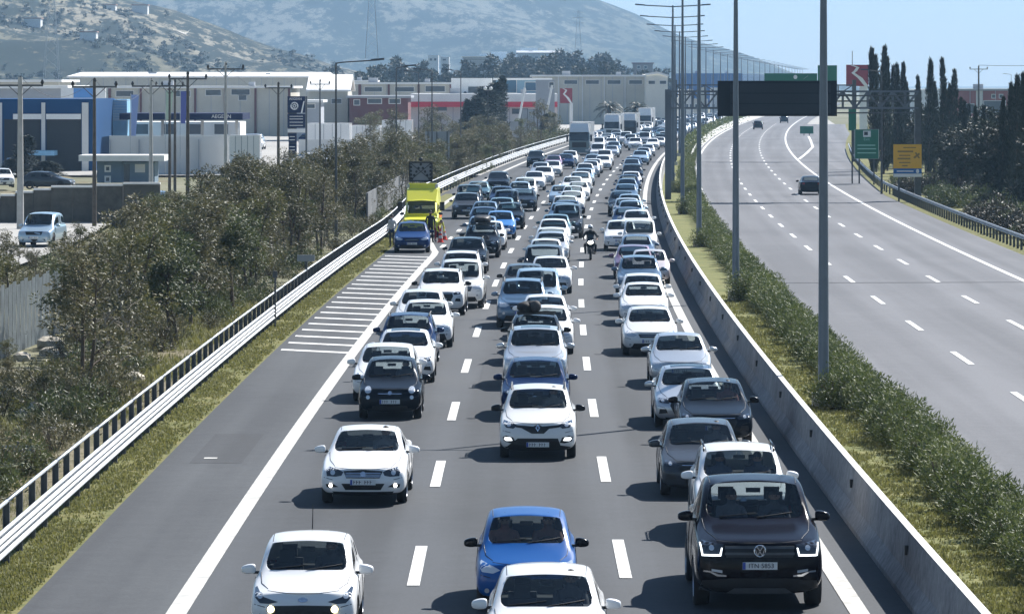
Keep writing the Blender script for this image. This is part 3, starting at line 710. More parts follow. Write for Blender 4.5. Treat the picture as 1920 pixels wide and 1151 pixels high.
def template(kind, hero=None, ptext=None, lod=0):
    """lod 0 all parts, 1 no cabin and few fittings, 2 one mesh"""
    key=(kind,hero,lod)
    if key in RB: return RB[key]
    t=T[kind]; bk=('B',kind)
    if bk not in RB: RB[bk]=body_meshes(t, kind in('suv','mpv','xover'))
    parts,bvh=RB[bk]; out=[]            # (name, mesh, loc, slot-follow-paint, sub parent index)
    out.append(('body',parts['body'],(0,0,0),True,None))
    out.append(('windscreen',parts['windscreen'],(0,0,0),False,None))
    out.append(('side_window',parts['side_window_a'],(0,0,0),False,None)); out.append(('side_window',parts['side_window_b'],(0,0,0),False,None))
    out.append(('rear_window',parts['rear_window'],(0,0,0),False,None))
    keep={'headlight','grille','plate','air_intake','fog_lamp'} if lod else None
    for a in faces(kind,t,hero):
        if a[0]=='plate':
            pz_=a[1]; h=bvh.ray_cast(Vector((0,-5,pz_)),Vector((0,1,0))); y=h[0].y if h[0] is not None else 0
            y2=min((bvh.ray_cast(Vector((0,-5,pz_+d)),Vector((0,1,0)))[0] or Vector((0,.2,0))).y for d in (-.05,.05,0))
            i=len(out); out.append(('licence_plate',plate(pz_,ptext),(0,y2-.03,0),False,None))
            if ptext: out.append(('plate_text',textmesh('plate_text',ptext,.098,M_INK,.003),(.02,-.018,pz_),False,i))
            continue
        n,p,mir,off,m,th=a
        if keep and n not in keep: continue
        out.append((n,drape(bvh,p,off,m,n,th,sub=3 if lod==0 else 1),(0,0,0),False,None))
        if mir: out.append((n,drape(bvh,p,off,m,n,th,True,sub=3 if lod==0 else 1),(0,0,0),False,None))
    if hero=='amarok':
        z=t['zn']-.07; h=bvh.ray_cast(Vector((0,-5,z)),Vector((0,1,0)))[0].y-.045; bb=MB(M_CHROME); N=20
        bb.tube([(.085*math.cos(2*math.pi*k/N),0,.085*math.sin(2*math.pi*k/N)) for k in range(N+1)],.010,6,0,False)
        for pts in ([(-.045,.068),(0,-.0),(.045,.068)],[(-.072,.03),(-.035,-.072),(0,-.005),(.035,-.072),(.072,.03)]):
            for q,r_ in zip(pts,pts[1:]): bb.bar((q[0],0,q[1]),(r_[0],0,r_[1]),.016,.012)
        out.append(('badge',bb.mesh('badge'),(0,h,z),False,None))
    # tail
    L=t['L']; zt=t['deck']-.12
    for mir in (False,True):
        out.append(('tail_light',drape(bvh,[(.50,zt-.10),(.50,zt+.02),(.78,zt+.04),(.80,zt-.10)],.006,M_TAIL,'tail_light',.02,mir,True,sub=1),(0,0,0),False,None))
    rr=.315+.04*(t['H']>1.6); ty,ri=WH[round(rr,3)]
    for sx in (-1,1):
        for y in (t['ax'],t['bx']):
            i=len(out); out.append(('wheel',ty,(sx*(t['W']-.125),y*1.0,rr),False,None))
            if lod==0 : out.append(('rim',ri,(0,0,0),False,i))
    for sx in (-1,1):
        i=len(out); out.append(('wing_mirror',MIR[sx],(sx*(t['W']*.93),t['yc']+.42,t['zs']+.10),'mirror',None))
        if lod==0: out.append(('mirror_stalk',STK[sx],(0,0,0),False,i))
    if lod==0:
        out.append(('cabin_interior',interior(t),(0,0,0),False,None))
        # wipers and rear-view mirror, tucked against the glass
        for x0,x1 in ((-.55,.0),(.02,.56)):
            b=MB(M_BLACK); pts=[]
            for k in range(5):
                x=x0+(x1-x0)*k/4; z=t['zc']+.045+.015*k
                h=bvh.ray_cast(Vector((x,-5,z)),Vector((0,1,0)))
                if h[0] is not None: pts.append((x,h[0].y-.012,z+.005))
            if len(pts)>1: b.tube(pts,.008,5); out.append(('wiper',b.mesh('wiper'),(0,0,0),False,None))
        for n_,pts_,d_ in seams(bvh,t):
            me_=seam(bvh,pts_,d_,name=n_)
            if me_: out.append((n_,me_,(0,0,0),False,None))
        b=MB(M_BLACK); b.box((-.11,t['yh']-.02,t['H']-.23),(.11,t['yh']+.02,t['H']-.16)); out.append(('rear_view_mirror',b.mesh('rear_view_mirror'),(0,0,0),False,None))
    if kind in('suv','xover') or hero=='rails':
        for sx in (-1,1):
            b=MB(M_GALVD if hero!='rails' else M_WHITE); x=sx*(t['xr']-.03); H=t['H']
            b.tube([(x,t['yh']+.2,H-.10),(x,t['yh']+.32,H-.01),(x,t['yr']-.25,H-.01),(x,t['yr']-.1,H-.11)],.02,6)
            out.append(('roof_rail',b.mesh('roof_rail'),(0,0,0),False,None))
    if lod==2:
        bm=bmesh.new(); mats=[None]; 
        for n,me,loc,fol,par in out:
            if n in('mirror_stalk','rim','plate_text'): continue
            tmp=me.copy(); tmp.transform(Matrix.Translation(loc)); m0=len(bm.faces)
            bm.from_mesh(tmp); bm.faces.ensure_lookup_table()
            ms=[s for s in me.materials]
            for f in bm.faces[m0:]:
                mm=ms[f.material_index] if ms else M_BLACK
                if n=='body' and f.material_index==0 or fol=='mirror': f.material_index=0
                else:
                    if mm==M_GLASS: mm=M_GLASSD
                    if mm not in mats: mats.append(mm)
                    f.material_index=mats.index(mm)
            bpy.data.meshes.remove(tmp)
        me=bpy.data.meshes.new('car'); bm.to_mesh(me); bm.free(); me.materials.append(M_BLACK)
        for m in mats[1:]: me.materials.append(m)
        RB[key]=me; return me
    RB[key]=out; return out
def setpaint(o, m):
    o.material_slots[0].link='OBJECT'; o.material_slots[0].material=m
NM=dict(city='hatchback',mini='city_car',hatch='hatchback',sedan='sedan',suv='suv',xover='crossover',mpv='people_carrier',pickup='pickup_truck',van='van')
def place_car(kind, col, x, y, label, group, hero=None, ptext=None, lod=0, rz=None, mirror_col=None, roof=None, scale=1):
    rz = -heading(y) if rz is None else rz
    if lod==2:
        me=template(kind,hero,None,2); o=link(NM[kind],me,None,(x,y,.004),rz); setpaint(o,PAINT[col])
        tag(o,label,'car' if kind not in('van',) else 'van',group); o.scale=(scale,)*3; return o
    root=empty(NM[kind],(x,y,.004),rz); root.scale=(scale,)*3; made=[]
    for n,me,loc,fol,par in template(kind,hero,ptext,lod):
        o=link(n,me,root if par is None else made[par],loc); made.append(o)
        if n=='body': setpaint(o,PAINT[col])
        if fol=='mirror': setpaint(o,PAINT[mirror_col or col])
        if n=='windscreen' and lod: pass
    tag(root,label,{'pickup':'pickup truck','van':'van'}.get(kind,'car'),group)
    return root
# ---------------------------------------------------------------- people
M_SKIN = mat('skin', (.45,.27,.19), .55); M_HAIR = mat('hair_dark', (.02,.015,.012), .7)
def cloth(n, c): return mat('cloth_'+n, c, .85, var=.2, vscale=9)
def figure(joints, segs, mats):
    """one continuous skinned figure. joints: name->(x,y,z,r); segs: (a,b,material)"""
    names=list(joints); me=bpy.data.meshes.new('person')
    me.from_pydata([joints[n][:3] for n in names], [(names.index(a),names.index(b)) for a,b,_ in segs], [])
    o=bpy.data.objects.new('person',me); C.objects.link(o)
    o.modifiers.new('k','SKIN'); s=o.modifiers.new('s','SUBSURF'); s.levels=2; s.render_levels=2
    for i,n in enumerate(names):
        r=joints[n][3]; me.skin_vertices[0].data[i].radius=(r,r) if not hasattr(r,'__len__') else r
    me.skin_vertices[0].data[names.index('pelvis')].use_root=True
    dg=bpy.context.evaluated_depsgraph_get(); ev=bpy.data.meshes.new_from_object(o.evaluated_get(dg)); bpy.data.objects.remove(o)
    ev.materials.clear(); [ev.materials.append(m) for m in mats]; ev.name='person'
    for p in ev.polygons:
        c=p.center; best=9; mi=0
        for a,b,k in segs:
            A,B=Vector(joints[a][:3]),Vector(joints[b][:3]); d=B-A; t=max(0,min(1,(c-A).dot(d)/max(1e-9,d.length_squared)))
            q=(c-A-d*t).length-.5*(joints[a][3] if not hasattr(joints[a][3],'__len__') else joints[a][3][0])
            if q<best: best=q; mi=k
        p.material_index=mi; p.use_smooth=True
    return ev
def person_mesh(pose, mats):
    """pose standing / seated / bending; mats = [trousers, top, skin, shoes]"""
    J={}; 
    if pose=='seated':
        J=dict(pelvis=(0,0,.0,(.15,.12)),belly=(0,.02,.18,(.14,.11)),chest=(0,.06,.40,(.17,.12)),neck=(0,.05,.56,.055),head=(0,.02,.68,.09),crown=(0,.03,.76,.08))
        for s,t_ in ((1,'r'),(-1,'l')):
            J['sh'+t_]=(s*.19,.05,.48,.062); J['el'+t_]=(s*.24,-.12,.28,.046); J['wr'+t_]=(s*.15,-.36,.34,.034)
            J['hip'+t_]=(s*.09,-.04,-.02,.085); J['kn'+t_]=(s*.12,-.44,.06,.065); J['an'+t_]=(s*.12,-.62,-.30,.045); J['to'+t_]=(s*.12,-.76,-.32,.04)
    elif pose=='bending':
        J=dict(pelvis=(0,.12,.88,(.15,.12)),belly=(0,-.02,.98,(.14,.11)),chest=(0,-.22,1.06,(.16,.12)),neck=(0,-.38,1.10,.055),head=(0,-.48,1.10,.09),crown=(0,-.55,1.13,.08))
        for s,t_ in ((1,'r'),(-1,'l')):
            J['sh'+t_]=(s*.18,-.28,1.05,.062); J['el'+t_]=(s*.22,-.34,.78,.046); J['wr'+t_]=(s*.16,-.46,.58,.034)
            J['hip'+t_]=(s*.09,.10,.86,.085); J['kn'+t_]=(s*.11,-.04,.47,.062); J['an'+t_]=(s*.11,.06,.09,.042); J['to'+t_]=(s*.13,-.10,.04,.042)
    elif pose=='riding':
        J=dict(pelvis=(0,.12,.84,(.15,.13)),belly=(0,.08,1.02,(.15,.12)),chest=(0,-.04,1.24,(.19,.14)),neck=(0,-.10,1.41,.06),head=(0,-.14,1.53,.085),crown=(0,-.14,1.60,.075))
        for s,t_ in ((1,'r'),(-1,'l')):
            J['sh'+t_]=(s*.21,-.06,1.34,.07); J['el'+t_]=(s*.34,-.26,1.12,.052); J['wr'+t_]=(s*.33,-.50,1.04,.04)
            J['hip'+t_]=(s*.10,.08,.84,.09); J['kn'+t_]=(s*.27,-.28,.72,.07); J['an'+t_]=(s*.24,.02,.34,.05); J['to'+t_]=(s*.24,-.12,.30,.045)
    else:
        J=dict(pelvis=(0,0,.94,(.15,.11)),belly=(0,-.01,1.10,(.14,.105)),chest=(0,0,1.32,(.17,.115)),neck=(0,-.01,1.49,.052),head=(0,-.03,1.61,.085),crown=(0,-.02,1.69,.078))
        for s,t_ in ((1,'r'),(-1,'l')):
            J['sh'+t_]=(s*.19,0,1.41,.06); J['el'+t_]=(s*.25,.03,1.13,.045); J['wr'+t_]=(s*.22,-.12,.93,.033)
            J['hip'+t_]=(s*.09,0,.90,.085); J['kn'+t_]=(s*.11,-.02,.50,.06); J['an'+t_]=(s*.12,.03,.09,.042); J['to'+t_]=(s*.14,-.11,.04,.04)
    S=[('pelvis','belly',1),('belly','chest',1),('chest','neck',1),('neck','head',2),('head','crown',2)]
    for t_ in 'rl':
        S+=[('chest','sh'+t_,1),('sh'+t_,'el'+t_,1),('el'+t_,'wr'+t_,1),('pelvis','hip'+t_,0),('hip'+t_,'kn'+t_,0),('kn'+t_,'an'+t_,0),('an'+t_,'to'+t_,3)]
        w=Vector(J['wr'+t_][:3]); e=Vector(J['el'+t_][:3]); d=(w-e).normalized(); sd=Vector((1,0,0))
        pm=w+d*.06; J['pa'+t_]=(*pm,.026); S.append(('wr'+t_,'pa'+t_,2))
        for k,ln in enumerate((.055,.065,.06,.045)):
            b=pm+sd*((k-1.5)*.021)+d*.03; c=b+d*ln+Vector((0,0,-.015)); J[f'f{t_}{k}']=(*b,.010); J[f'g{t_}{k}']=(*c,.008)
            S+=[('pa'+t_,f'f{t_}{k}',2),(f'f{t_}{k}',f'g{t_}{k}',2)]
        b=w+d*.03+sd*(.045*(-1 if t_=='r' else 1)); J['th'+t_]=(*b,.011); c=b+d*.035; J['ti'+t_]=(*c,.009); S+=[('wr'+t_,'th'+t_,2),('th'+t_,'ti'+t_,2)]
    return figure(J,S,mats), J
def add_person(pose, mats, loc, rz, label, hair=True, group=None):
    me,J=person_mesh(pose,mats); o=link('person',me,None,loc,rz); tag(o,label,'person',group)
    h=J['head']; c=J['crown']
    if hair:
        b=MB(M_HAIR); b.ball((h[0],h[1]+.025,(h[2]+c[2])/2+.02),(.088,.095,.095),12); b.build('hair',o)
        f=MB(M_SKIN,M_HAIR); f.ball((h[0],h[1]-.10,h[2]-.005),(.014,.02,.022),6)
        for s in (-1,1): f.ball((s*.035,h[1]-.083,h[2]+.03),(.014,.012,.009),6,1); f.ball((s*.085,h[1]+.0,h[2]+.01),(.012,.02,.03),6)
        f.box((-.025,h[1]-.092,h[2]-.045),(.025,h[1]-.08,h[2]-.038),1); f.build('face',o)
    return o
# ---------------------------------------------------------------- the queue (photo column of the roof, photo row of its rear edge)
Q = [ # px, row, type, colour, description
 (583,992,'city','white','white small hatchback with wide black grille and round yellow lamps','L'),
 (690,795,'sedan','white','white saloon with barred grille and lit fog lamps','L'),
 (737,666,'mini','dark','rounded dark grey city car with round headlights','L'),
 (728,641,'hatch','white','white hatchback half hidden by the dark grey city car','L'),
 (763,615,'sedan','white','white saloon with a dark sunroof','L'),
 (768,584,'xover','navy','dark blue crossover','L'),
 (803,560,'hatch','white','white hatchback with sloping lamps','L'),
 (792,541,'hatch','pearl','white hatchback close behind another','L'),
 (829,502,'suv','white','boxy white suv','L'),(866,485,'mpv','pearl','pale tall people carrier','L'),
 (867,469,'suv','white','white suv','L'),(877,441,'suv','dark','large dark suv','L'),
 (905,421,'xover','dark','dark crossover','L'),(918,413,'hatch','white','white hatchback','L'),
 (906,404,'hatch','steel','blue grey hatchback','L'),(940,396,'hatch','bright','bright blue hatchback','L'),
 (909,389,'hatch','navy','dark blue hatchback','L'),(908,379,'sedan','steel','blue grey saloon','L'),
 (956,378,'xover','dark','dark crossover','L'),(941,371,'hatch','teal','dark teal hatchback','L'),
 (952,355,'mpv','dark','dark people carrier','L'),(983,355,'sedan','dark','dark saloon','L'),
 (942,350,'hatch','navy','dark blue hatchback','L'),(976,341,'xover','pale','pale blue crossover','L'),
 (986,330,'mpv','white','white people carrier','L'),(936,321,'suv','dark','dark suv with lit headlamps','L'),
 (877,360,'suv','grey','dark grey suv','L'),(881,344,'mpv','dark','tall dark people carrier','L'),(898,338,'hatch','teal','dark teal hatchback','L'),
 (1006,283,'suv','dark','dark suv','L'),(1003,322,'hatch','white','white hatchback','L'),(1020,310,'suv','white','white suv','L'),
 (1014,305,'hatch','silver','silver hatchback','L'),(1037,301,'hatch','pearl','pale hatchback','L'),(1039,291,'sedan','purple','dark purple saloon','L'),
 (1061,289,'hatch','navy','dark blue hatchback','L'),(1069,282,'suv','white','white suv','L'),
 (1021,1053,'hatch','white','white hatchback cut off by the bottom of the picture','M'),
 (986,947,'city','blue','bright blue small hatchback','M'),(1008,717,'xover','pearl','cream crossover with diamond badge and lit lamps','M'),
 (1003,667,'hatch','navy','dark blue hatchback','M'),(1004,608,'suv','silver','silver suv with a glass roof','M'),
 (1006,586,'hatch','black','black hatchback with gear on its roof','M'),(1024,571,'hatch','white','white hatchback','M'),
 (1021,551,'sedan','white','white saloon','M'),(981,520,'suv','steel','blue grey suv','M'),(1008,505,'mpv','pale','pale blue people carrier','M'),
 (984,493,'hatch','grey','grey hatchback','M'),(1033,479,'hatch','white','white hatchback with black bumper','M'),
 (1018,460,'mpv','grey','grey people carrier','M'),(1024,446,'hatch','white','white hatchback','M'),(1034,435,'hatch','silver','silver hatchback','M'),
 (1034,427,'hatch','white','white hatchback','M'),(1039,412,'sedan','white','white saloon','M'),(1043,400,'hatch','teal','dark teal hatchback','M'),
 (1062,388,'mpv','grey','grey people carrier','M'),(1056,381,'hatch','steel','blue grey hatchback','M'),(1064,375,'hatch','navy','dark blue hatchback','M'),
 (1060,365,'suv','white','white suv','M'),(1072,358,'hatch','white','white hatchback','M'),(1076,346,'xover','white','white crossover','M'),
 (1054,345,'hatch','pale','pale blue hatchback','M'),(1085,339,'sedan','white','white saloon','M'),(1074,330,'hatch','white','white hatchback','M'),
 (1087,325,'suv','pearl','pale suv','M'),(1095,315,'hatch','pale','pale blue hatchback','M'),(1098,307,'sedan','white','white saloon','M'),
 (1108,302,'hatch','silver','silver hatchback','M'),(1113,296,'hatch','white','white hatchback','M'),(1110,291,'sedan','pale','pale blue saloon','M'),
 (1131,291,'hatch','white','white hatchback','M'),(1134,281,'suv','white','white suv','M'),(1147,272,'sedan','silver','silver saloon','M'),
 (1122,268,'mpv','white','white people carrier','M'),(1123,256,'mpv','white','white people carrier','M'),(1151,266,'hatch','steel','blue grey hatchback','M'),
 (1174,247,'mpv','white','white people carrier','M'),(1185,257,'hatch','silver','silver hatchback','M'),(1147,258,'hatch','white','white hatchback','M'),
 (1407,906,'pickup','plum','black pickup truck with chrome grille bars and lit headlamps','R'),(1378,826,'suv','white','white suv with raised roof rails','R'),
 (1308,781,'hatch','grey','dark grey hatchback with one amber lamp','R'),(1333,706,'hatch','dark','black hatchback','R'),
 (1287,682,'sedan','silver','silver saloon with a dark glass roof','R'),(1271,622,'sedan','silver','silver saloon with creased bonnet','R'),
 (1216,573,'sedan','pearl','pale silver saloon with split grille','R'),(1205,528,'sedan','white','white saloon','R'),
 (1202,511,'hatch','white','white hatchback','R'),(1197,477,'suv','steel','blue grey suv','R'),(1216,465,'hatch','rose','pinkish white hatchback','R'),
 (1188,456,'hatch','purple','dark purple hatchback','R'),(1193,439,'sedan','steel','blue grey saloon','R'),(1198,411,'mpv','pearl','pale people carrier','R'),
 (1163,414,'hatch','white','white hatchback','R'),(1193,393,'sedan','white','white saloon','R'),(1176,390,'hatch','navy','dark blue hatchback','R'),
 (1182,377,'sedan','pale','pale blue saloon','R'),(1176,373,'hatch','silver','silver hatchback','R'),(1181,363,'sedan','pale','pale saloon','R'),
 (1165,359,'hatch','dark','dark hatchback','R'),(1173,343,'hatch','steel','blue grey hatchback','R'),(1176,334,'sedan','steel','blue grey saloon','R'),
 (1179,328,'hatch','navy','dark blue hatchback','R'),(1184,320,'hatch','white','white hatchback','R'),(1186,306,'suv','dark','dark suv','R'),
 (1185,298,'hatch','steel','blue grey hatchback','R'),(1187,293,'sedan','navy','dark blue saloon','R'),(1201,283,'hatch','pale','pale blue hatchback','R'),
 (1207,277,'sedan','silver','silver saloon','R'),(1215,270,'hatch','silver','silver hatchback','R'),(1224,260,'sedan','white','white saloon','R'),
 (1192,258,'suv','white','white suv','R'),(1208,249,'mpv','silver','silver people carrier','R'),(1223,241,'hatch','teal','dark teal hatchback','R'),
 (1243,249,'hatch','steel','blue grey hatchback','R'),(1245,239,'hatch','silver','silver hatchback','R'),
]
cars=[]
for p,q,k,c,d,ln in Q:
    t=T[k]; back=t['yr']*.86; Yr=F*(HC-t['H'])/(q-HY); Y=Yr-back; x=px(p,Yr)-math.tan(heading(Y))*back
    cars.append(dict(k=k,c=c,d=d,ln=ln,Y=Y,u=x-curve(Y),L=t['L']))
trucks=[dict(Y=505,u=-4.6,L=16.5),dict(Y=640,u=-4.3,L=16.5),dict(Y=664,u=-.6,L=16.5),dict(Y=764,u=-4.1,L=16.5)]
rnd=random.Random(7)
# the far end of the queue, car by car
cols=['white','white','pearl','silver','silver','grey','dark','steel','pale','navy','black','white']
lanes={'O':[-7.0],'L':[-3.6],'M':[.13],'R':[3.85]}
for ln,us in lanes.items():
    for u in us:
        Y=rnd.uniform(560,575)
        while Y<1050:
            k=rnd.choice(['hatch','hatch','sedan','suv','xover','mpv','hatch']); c=rnd.choice(cols)
            cars.append(dict(k=k,c=c,d={'hatch':'hatchback','sedan':'saloon','suv':'suv','xover':'crossover','mpv':'people carrier'}[k] and f"{dict(pearl='cream',steel='blue grey',pale='pale blue',navy='dark blue').get(c,c)} "+{'hatch':'hatchback','sedan':'saloon','suv':'suv','xover':'crossover','mpv':'people carrier'}[k],ln=ln,Y=Y,u=u+rnd.uniform(-.3,.3),L=T[k]['L'],far=True))
            Y+=T[k]['L']+rnd.uniform(2.0,6.5)*(1+(Y-560)/500)
cars.sort(key=lambda c:c['Y']); done=[]
for c in cars:
    if c.get('far'):
        if any(abs(o['u']-c['u'])<1.9 and o['Y']-c['L']-1<c['Y']<o['Y']+o['L']+1 for o in done+trucks): continue
    else:
        for _ in range(4):
            for o in done:
                if abs(o['u']-c['u'])<1.75 and o['Y']-.2<=c['Y']<o['Y']+o['L']+.75: c['Y']=o['Y']+o['L']+.75
            for o in trucks:
                if abs(o['u']-c['u'])<2.1 and o['Y']-c['L']-1<c['Y']<o['Y']+o['L']+1: c['u']=o['u']+2.2*(1 if c['u']>o['u'] else -1)
    done.append(c)
ONES='first second third fourth fifth sixth seventh eighth ninth tenth eleventh twelfth thirteenth fourteenth fifteenth sixteenth seventeenth eighteenth nineteenth'.split()
TENS={20:('twentieth','twenty'),30:('thirtieth','thirty'),40:('fortieth','forty'),50:('fiftieth','fifty'),60:('sixtieth','sixty'),70:('seventieth','seventy'),80:('eightieth','eighty'),90:('ninetieth','ninety'),100:('hundredth','hundred'),110:('hundred and tenth','hundred and ten')}
def ordn(n):
    if n<20: return ONES[n-1]
    if n>=120: return ('hundred and ' if n<200 else 'two hundred and ')+ordn(n%100) if n%100 else 'two hundredth'
    a,b=TENS[n//10*10]; return a if n%10==0 else b+'-'+ONES[n%10-1]
HERO={0:('i10','XEA 6976'),1:('merc',None),39:('captur',None),80:('amarok','ITN 5853'),81:('rails',None)}
HERO={583:('i10','XEA 6976'),690:('merc',None),1008:('captur',None),1407:('amarok','ITN 5853')}
for i,c in enumerate(cars[:len(Q)] if 0 else []): pass
key={}
for (p,q,k,col,d,ln) in Q[:]:
    key[d]=p
cnt={'O':0,'L':0,'M':0,'R':0}; lname={'O':'outermost','L':'left','M':'middle','R':'right'}; PL=[]
for c in done:
    cnt[c['ln']]+=1; n=cnt[c['ln']]; hero,pt=(HERO.get(key.get(c['d']),(None,None)) if n<=4 else (None,None))
    hero=hero or (rnd.choice([None,'v1','v2']) if c['k'] not in('mini','pickup','van') and 'split' not in c['d'] else None)
    Y=c['Y']; lod=0 if Y<175 else 1 if Y<330 else 2
    p=P(c['u'],Y); jit=rnd.uniform(-.012,.012)
    lab=f"{c['d']}, {ordn(n)} vehicle from the front in the {lname[c['ln']]} queue"
    if len(lab.split())>16: lab=f"{c['d']}, {ordn(n)} in the {lname[c['ln']]} queue"
    mc='black' if c['d'] in('boxy white suv','cream crossover with diamond badge and lit lamps','bright blue small hatchback') or (c['c'] in('dark','grey','navy') and rnd.random()<.4) else None
    o=place_car(c['k'],c['c'],p.x,p.y,lab,f"vehicles queuing in the {lname[c['ln']]} lane",hero,pt,lod,-heading(Y)+jit,mc,scale=1.09 if hero=='amarok' else 1)
    if lod and Y<2000: q_=o.scale[0]; o.scale=(q_*rnd.uniform(.97,1.03),q_*rnd.uniform(.95,1.05),q_*rnd.uniform(.95,1.05))
    c['o']=o; c['p']=p; PL.append(c)
def find(d): return next(c for c in PL if c['d'].startswith(d))
def onto(c, name, bm_, loc=(0,0,0)):      # fitting that belongs to the car
    o=bm_.build(name, c['o'], loc); return o
# fittings seen on single cars
c=find('white small hatchback'); b=MB(M_BLACK); b.tube([(0,2.95,1.46),(0,3.08,1.86)],[.012,.005],5); onto(c,'aerial',b)
for d,y0,y1 in (('white saloon with a dark sunroof',2.2,2.75),('silver saloon with a dark glass roof',2.25,3.1),('silver suv with a glass roof',2.15,3.3)):
    c=find(d); t=T[c['k']]; b=MB(M_GLASSD); n=6; H=t['H']
    par,bv=RB[('B',c['k'])]
    vs=[]
    for j in range(n+1):
        for i in range(n+1):
            x=-.42+.84*i/n; y=y0+(y1-y0)*j/n; h=bv.ray_cast(Vector((x,y,5)),Vector((0,0,-1)))[0]; vs.append((x,y,(h.z if h else H)+.006))
    b.add(vs,[(j*(n+1)+i,j*(n+1)+i+1,(j+1)*(n+1)+i+1,(j+1)*(n+1)+i) for j in range(n) for i in range(n)],0,True); onto(c,'sunroof',b)
c=find('white suv with raised'); o=c['o']
for ch in list(o.children):
    if ch.name.startswith('roof_rail'): setpaint(ch,PAINT['black'])
# roof box and roof gear
def on_roof(d, name, label, cat, build):
    c=find(d); t=T[c['k']]; p=c['p']; q=P(c['u'],c['Y']+2.4); o=build(t); o.location=(q.x,q.y,t['H']); o.rotation_euler.z=-heading(c['Y']); tag(o,label,cat)
def roofbox(t):
    b=bmesh.new(); bmesh.ops.create_cube(b,size=1); bmesh.ops.subdivide_edges(b,edges=b.edges[:],cuts=4,use_grid_fill=True)
    for v in b.verts:
        p=v.co*2; k=(abs(p.x)**5+abs(p.y)**5+abs(p.z)**5)**.2; p=p/k; v.co=(p.x*.42*(1-.18*max(0,-p.y)),p.y*.95,.28+p.z*.20*(1-.35*max(0,-p.y)))
    me=bpy.data.meshes.new('roof_box'); b.to_mesh(me); b.free(); me.materials.append(M_BLACK)
    for p in me.polygons: p.use_smooth=True
    o=link('roof_box',me); f=MB(M_GALVD)
    for y in (-.45,.45): f.box((-.58,y-.03,.0),(.58,y+.03,.05)); f.box((-.5,y-.03,-.06),(-.44,y+.03,.02)); f.box((.44,y-.03,-.06),(.5,y+.03,.02))
    f.box((-.2,-.5,.05),(.2,.5,.1)); f.build('roof_bars',o); return o
on_roof('dark crossover','roof_box','glossy black roof box on the dark crossover near the ambulance','roof box',roofbox)
def gear(t):
    o=empty('roof_luggage'); b=MB(M_BLACK); b.box((-.6,-.5,0),(.6,-.44,.05)); b.box((-.6,.44,0),(.6,.5,.05)); b.build('roof_bars',o)
    b=MB(cloth('bag',(.015,.015,.017)),cloth('pack',(.06,.055,.055)));
    for (x,y,r) in ((-.38,-.1,.20),(-.1,.0,.22),(-.3,.35,.2)): b.ball((x,y,.05+r*.8),(r*1.2,r*1.5,r*.85),10,0)
    b.ball((-.02,-.25,.24),(.17,.2,.19),10,1); b.build('bags',o); return o
on_roof('black hatchback with gear','roof_luggage','dark bags strapped to the roof of the black hatchback in the middle queue','luggage',gear)
# people seated in the nearest cars (they show through the windscreens)
seat=0
for d,both,col in (('white small hatchback',False,(.05,.05,.06)),('bright blue small hatchback',True,(.25,.12,.10)),('black pickup truck',True,(.12,.12,.14)),('white suv with raised',True,(.08,.1,.16)),
        ('white saloon with barred',False,(.3,.3,.32)),('cream crossover',False,(.35,.34,.33)),('rounded dark grey',False,(.06,.08,.12)),('white hatchback cut off',False,(.10,.10,.12)),('dark grey hatchback with one',False,(.2,.2,.22)),('black hatchback',False,(.3,.1,.1))):
    c=find(d); t=T[c['k']]; q=c['p']; rz=c['o'].rotation_euler.z
    for sx in ((1,-1) if both else (1,)):
        l=Vector((sx*.36,t['yh']+.22,.62+.36*(t['H']>1.7)+.10*(1.5<t['H']<=1.7))); l.rotate(Matrix.Rotation(rz,3,'Z'))
        add_person('seated',[cloth('jeans',(.04,.05,.09)),cloth('seat%d'%seat,col if sx>0 else tuple(min(.5,v*1.6) for v in col)),M_SKIN,M_BLACK],(q.x+l.x,q.y+l.y,l.z),rz,
            ('driver' if sx>0 else 'passenger')+' seated behind the windscreen of the '+' '.join(c['d'].split(' with')[0].split(' cut')[0].split()[:4])+' in the '+lname[c['ln']]+' queue'); seat+=1
# ---------------------------------------------------------------- stopped on the shoulder
YEL=mat('ambulance_yellow',(.82,.78,.05),.4,coat=.5); PAINT['yellow']=YEL
o=place_car('hatch','navy',px(772,215),215,'dark blue hatchback stopped on the hatched shoulder in front of the yellow ambulance',None,lod=0,rz=-heading(215)+.03,scale=1.04)
PAINT['royal']=mat('paint_royal',(.002,.03,.13),.3,coat=.15,spec=.2); setpaint(next(ch for ch in o.children if ch.name.startswith('body')),PAINT['royal'])
# ambulance
am=place_car('van','yellow',px(788,236),236,'bright yellow ambulance parked on the shoulder beside the guard rail',None,lod=1,rz=-heading(236),mirror_col='black')
am.name='ambulance'; am['category']='ambulance'
b=MB(YEL,M_LAMP); b.box((-.78,2.75,2.68),(.78,3.2,2.98)); b.box((-.86,2.68,2.72),(-.72,3.1,2.94),1); b.box((.72,2.68,2.72),(.86,3.1,2.94),1); b.build('light_bar',am)
b=MB(YEL); b.add([(-.80,1.72,2.02),(.80,1.72,2.02),(.86,2.5,2.66),(-.86,2.5,2.66),(-.95,2.3,1.75),(.95,2.3,1.75),(-.95,5.45,1.75),(.95,5.45,1.75),(-.86,5.4,2.72),(.86,5.4,2.72)],
 [(0,1,2,3),(1,5,2),(0,3,4),(2,9,8,3),(5,7,9,2),(4,3,8,6),(6,8,9,7),(0,4,5,1)],0); b.build('raised_roof',am)
b=MB(M_BLACK); 
for sx in (-1,1): b.box((sx*1.18-.13,.95,1.50),(sx*1.18+.13,1.10,1.98)); b.bar((sx*.95,1.02,1.6),(sx*1.12,1.02,1.7),.05)
b.build('tall_mirrors',am)
b=MB(mat('check_orange',(.8,.2,.03),.5)); 
for sx in (-1,1): b.box((sx*1.003-.004,1.9,1.05),(sx*1.003+.004,5.2,1.25))
b.build('side_stripe',am)
